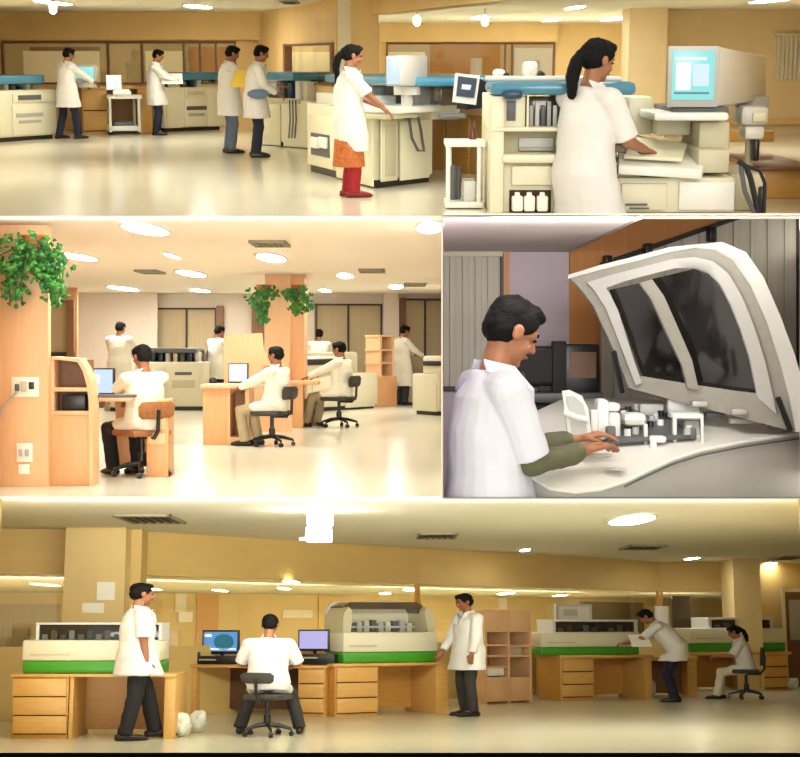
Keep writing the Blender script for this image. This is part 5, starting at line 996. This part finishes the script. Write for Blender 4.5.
b = B(); face_poly(b, f3, [(345, 634), (345, 612), (349, 604), (356, 601), (424, 601), (430, 604), (434, 612), (436, 634)], -.66, -.6); ld = TG.add('raised_lid', b, 'grey_light')
b = B(); face_poly(b, f3, [(346, 618), (350, 606), (357, 602), (424, 602), (430, 606), (433, 618), (429, 618), (424, 609), (356, 609), (351, 618)], -.6, -.2); TG.add('lid_rim', b, 'smoked_brown', ld)
b = B(); slab(b, f3, 354, 608, 427, 634, -.6, -.55, 0); TG.add('lid_lining', b, 'cream_plastic', ld)
b = B(); face_poly(b, f3, [(344, 634), (345, 614), (350, 607), (354, 611), (352, 634)], -.62, -.04); TG.add('lid_side', b, 'cream_shade', ld); b = B(); face_poly(b, f3, [(437, 634), (435, 614), (429, 607), (426, 611), (430, 634)], -.62, -.04); TG.add('lid_side', b, 'cream_shade', ld)
for i in range(9): b = B(); x = 360+i*7.2; slab(b, f3, x, 623-(i*5 % 4), x+5, 632, -.4, -.3, .005); TG.add('inner_module', b, ('grey_dark', 'grey_plastic', 'cream_shade')[i % 3])
b = B(); slab(b, f3, 356, 626, 424, 628, -.3, -.26, 0); TG.add('probe_rail', b, 'grey_plastic')
f4 = Face(r, fd4.pt(0, 0, -.1).xy, fd4.pt(3, 0, -.1).xy)
green(f4, 541, 640, 656, 647, 632, 621, 'green-banded machine with grey hood left of the bending man', 556, 638, T4.ztop, .7)
f5_ = Face(r, fd5.pt(0, 0, -.1).xy, fd5.pt(3, 0, -.1).xy)
green(f5_, 690, 786, 652.5, 643, 628, 619, 'rightmost green-banded machine behind the seated woman', 712, 774, T5.ztop, .7)
# monitors and black units
fm = Face(r, fd2.pt(0, 0, -.35).xy, fd2.pt(3, 0, -.35).xy); zt2 = T2.ztop+.005
lcd(r, fm, 202, 630, 239, 654, zt2, 'blue-screened monitor showing a teal disc left of the seated man', 'screen_blue', [('o', 224, 642, 10, 8, 'screen_teal'), ('r', 205, 634, 212, 637, 'screen_white'), ('r', 205, 648, 236, 650, 'screen_white')])
lcd(r, fm, 298, 629.5, 329, 651, zt2, 'lilac-screened monitor right of the seated man', 'screen_lilac')
for q, t in (((196, 656, 236, 666), 'black desktop unit under the blue-screened monitor'), ((301, 654, 334, 666), 'black desktop unit under the lilac-screened monitor'), ((181, 652, 199, 664), 'dark printer at the left end of the monitor desk')):
    fx = Face(r, fd2.pt(0, 0, -.1).xy, fd2.pt(3, 0, -.1).xy); T = Thing(r, 'desktop_unit', t, 'computer', org=fx.pt(fx.hit((q[0]+q[2])/2, q[3])[0], zt2, -.2)); b = B(); slab(b, fx, *q, -.22, 0, .01, z0=zt2); T.add('case', b, 'black_plastic'); b = B(); slab(b, fx, q[0]+3, q[1]+3, q[0]+(q[2]-q[0])*.5, q[1]+4.5, 0, .006); T.add('front_slot', b, 'grey_plastic')
# shelf unit
f = Face.floor(r, (487, 704), (531, 702)); T = Thing(r, 'shelf_unit', 'pale wooden shelf unit with two open columns right of the standing man', 'shelf', org=f.pt(.3, 0, -.2))
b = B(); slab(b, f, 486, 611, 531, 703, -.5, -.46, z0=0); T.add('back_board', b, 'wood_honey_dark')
for x in (485, 508, 529.5): b = B(); slab(b, f, x, 610, x+2.2, 703, -.5, 0, z0=0); T.add('side_panel', b, 'wood_peach_light')
b = B(); slab(b, f, 485, 609.5, 532, 612, -.5, .01); T.add('top_board', b, 'wood_peach_light')
for x0, x1 in ((487, 508), (510, 530)):
    b = B(); slab(b, f, x0, 612, x1, 632, -.03, .0, .004); T.add('upper_door', b, 'wood_peach_light'); b = B(); slab(b, f, x0, 677, x1, 702, -.03, 0, .004, z0=.03); T.add('lower_door', b, 'wood_peach_light')
    for y in (644, 655, 666) if x0 < 500 else (645, 655): b = B(); slab(b, f, x0, y, x1, y+2, -.46, -.01); T.add('shelf', b, 'wood_peach_light')
b = B(); slab(b, f, 512, 646, 526, 655, -.4, -.1, .01); single(r, 'file_box', b, 'cream_shade', 'pale file box in the right column of the shelf unit', 'box', org=f.pt(.6, .7, -.2))
b = B(); slab(b, f, 490, 668, 506, 676, -.4, -.05, .01); single(r, 'paper_stack', b, 'paper', 'white papers in the lowest left pigeonhole of the shelf unit', 'papers', org=f.pt(.2, .4, -.2))
# framed pictures on the glass wall
f = gl[2]; T = Thing(r, 'notice_board', 'white framed board on the wall above the right green-banded machine', 'board', org=f.pt(*f.hit(571, 620), .05)); b = B(); slab(b, f, 554, 604, 590, 622, .0, .05); T.add('frame', b, 'grey_light'); b = B(); slab(b, f, 557, 606.5, 587, 620, .05, .06); T.add('sheet', b, 'paper'); b = B(); slab(b, f, 561, 609, 575, 616, .06, .065); T.add('print', b, 'grey_light')
f = gl[2]; b = B(); slab(b, f, 592, 602, 652, 634, -.3, -.2); struct(r, 'window_blind', b, 'smoked_brown')
f = gl[3]; b = B(); slab(b, f, 672, 596, 690, 640, .0, .05); struct(r, 'window_blind', b, 'smoked_brown'); b = B(); slab(b, gl[2], 655, 606, 668, 640, .0, .05) ; struct(r, 'window_blind', b, 'paper')
# plastic bags
def bag(cx, cy, w, h, label, seed, name='plastic_bag'):
    o = r.fl(cx, cy); s = o.y/F; b = B(); rnd = random.Random(seed)
    ell(b, (0, 0, h*s*.45), (w*s*.5, w*s*.42, h*s*.46))
    for i in range(7): a = rnd.uniform(0, 6.28); ell(b, (math.cos(a)*w*s*.25, math.sin(a)*w*s*.2, h*s*rnd.uniform(.3, .75)), (w*s*.24, w*s*.22, h*s*.26))
    me = remesh(b, 'plastic_bag', .02, 1, .06, .08); m = min(v.co.z for v in me.vertices)
    for v in me.vertices: v.co.z -= m
    ob = link(name, me, 'bag_plastic'); ob.matrix_world = r.M @ Matrix.Translation(o); ob['label'] = label; ob['category'] = 'bag'
bag(181, 737, 20, 24, 'white plastic bag nearer the standing man, left of two', 1); bag(197, 733, 19, 22, 'white plastic bag beside the dark kneehole, right of two', 2)
bag(633, 697, 20, 14, 'white plastic bag beneath the right desk by the bending man', 3); bag(793, 690, 12, 12, 'white plastic bag at the right end of the ochre laboratory', 4); bag(652, 696, 8, 15, 'small white plastic bag just left of the bending man', 5)
# clutter left
for q, t, m in (((176, 660, 192, 667), 'grey tray between the left machine and the monitor desk', 'grey_plastic'),):
    fx = Face(r, fd2.pt(0, 0, -.3).xy, fd2.pt(3, 0, -.3).xy)
T = Thing(r, 'side_table', 'dark side table between the left desk and the monitor desk', 'table', org=fd2.pt(-.3, 0, -.5)); b = B(); slab(b, fd2, 168, 664, 189, 667, -.9, -.3, .01); T.add('table_top', b, 'wood_brown'); b = B(); slab(b, fd2, 171, 667, 189, 712, -.9, -.4, .01, z0=0); T.add('cabinet', b, 'wood_brown')
# people
person(r, 'standing man in untucked white shirt and black trousers beside the left machine', r.fl(134, 740), -68, 1.72, bw=1.34, hL=(-.2, -.08, .86), hR=(.21, .04, .86), handdirL=(0, .1, -1), handdirR=(0, .1, -1), headp=4, trousers='black_cloth', sleeve='short', hem=.72, fL=(-.1, .2, .08), fR=(.1, -.1, .08), width=1.05, flare=.98, coat='coat_white')
o = r.fl(267, 736); office_chair(r, o, -22, 'dark office chair under the man seated between two monitors', .98, backh=.76, bt=.13)
person(r, 'man in white shirt seated with back to us between two monitors', o+V((0, .0, 0)), 0, 1.72, bw=1.2, pelvis=(0, 0, .62), seated=True, lean=8, headp=12, hL=(-.22, .42, .8), hR=(.22, .42, .8), fL=(-.3, .32, .08), fR=(.3, .3, .08), trousers='charcoal', coat='coat_white', width=1.05)
person(r, 'man in long-sleeved white coat standing with head lowered before the shelf unit', r.fl(469, 716), 118, 1.70, bw=1.3, headp=14, hL=(-.24, .1, .88), hR=(.24, .2, .92), trousers='charcoal', sleeve='long', hem=.66, fL=(-.12, .02, .08), fR=(.12, -.02, .08), width=1.12, skin='skin_dark')
person(r, 'man in white coat bending forward over the desk with papers', r.fl(675, 702), 78, 1.68, bw=1.3, pelvis=(0, -.06, .92), lean=34, headp=8, hL=(-.14, .62, 1.02), hR=(.12, .6, 1.0), trousers='navy', sleeve='short', hem=.7, width=1.08, skin='skin')
dd = r.fl(676, 702).y; paper_at(r, 640, 641, dd-.2, .35, .3, 10, 'open white papers in the hands of the bending man', tilt=40)
o = r.fl(747, 699); office_chair(r, o, 80, 'black office chair under the ponytailed woman at the right', 1.05, backh=.86, bt=.3)
person(r, 'ponytailed woman in white tunic and white trousers seated at the right', o+V((0, 0, 0)), 80, 1.6, pelvis=(0, 0, .60), seated=True, lean=10, headp=18, hL=(-.14, .45, .80), hR=(.14, .45, .78), fL=(-.1, .5, .08), fR=(.1, .42, .08), trousers='cream_cloth', hair='pony', coat='coat_white')

fill_strip(R3, V((0, n3+.03, ZC3-.05)), 8.5, 170, 8, col=(1, .94, .8))
for f, pw in zip(gl, (120, 200, 250, 60)):
    L = (f.q-f.p).length; fill_strip(R3, f.pt(L/2, zb-.12, -1.6), L*.85, pw*.6, 16, math.degrees(math.atan2(f.t.y, f.t.x)))  # added wall washers hidden behind the bulkheads
# ------------------------------------------------------------------ world and camera
w = bpy.data.worlds.new('world'); SC.world = w; w.use_nodes = True
w.node_tree.nodes['Background'].inputs[0].default_value = srgb('fff4dc'); w.node_tree.nodes['Background'].inputs[1].default_value = 1.0
sun = bpy.data.lights.new('front_fill', 'SUN'); sun.energy = 1.15; sun.angle = R(24); sun.color = (1, .96, .88)  # added fill from behind the camera, reaching into every room
so = bpy.data.objects.new('front_fill', sun); COL.objects.link(so); so.rotation_euler = (R(90-2), 0, R(4)); so.location = (0, -10, 3)
cam = bpy.data.cameras.new('camera'); co = bpy.data.objects.new('camera', cam); COL.objects.link(co)
co.location = (0, 0, 0); co.rotation_euler = (R(90), 0, 0); cam.sensor_width = 36; cam.lens = F/800*36; cam.shift_y = -(378.5-PY0)/800; cam.clip_end = 300
SC.camera = co
SC.view_settings.view_transform = 'Standard'; SC.view_settings.look = 'None'; SC.view_settings.exposure = 0; SC.view_settings.gamma = 1
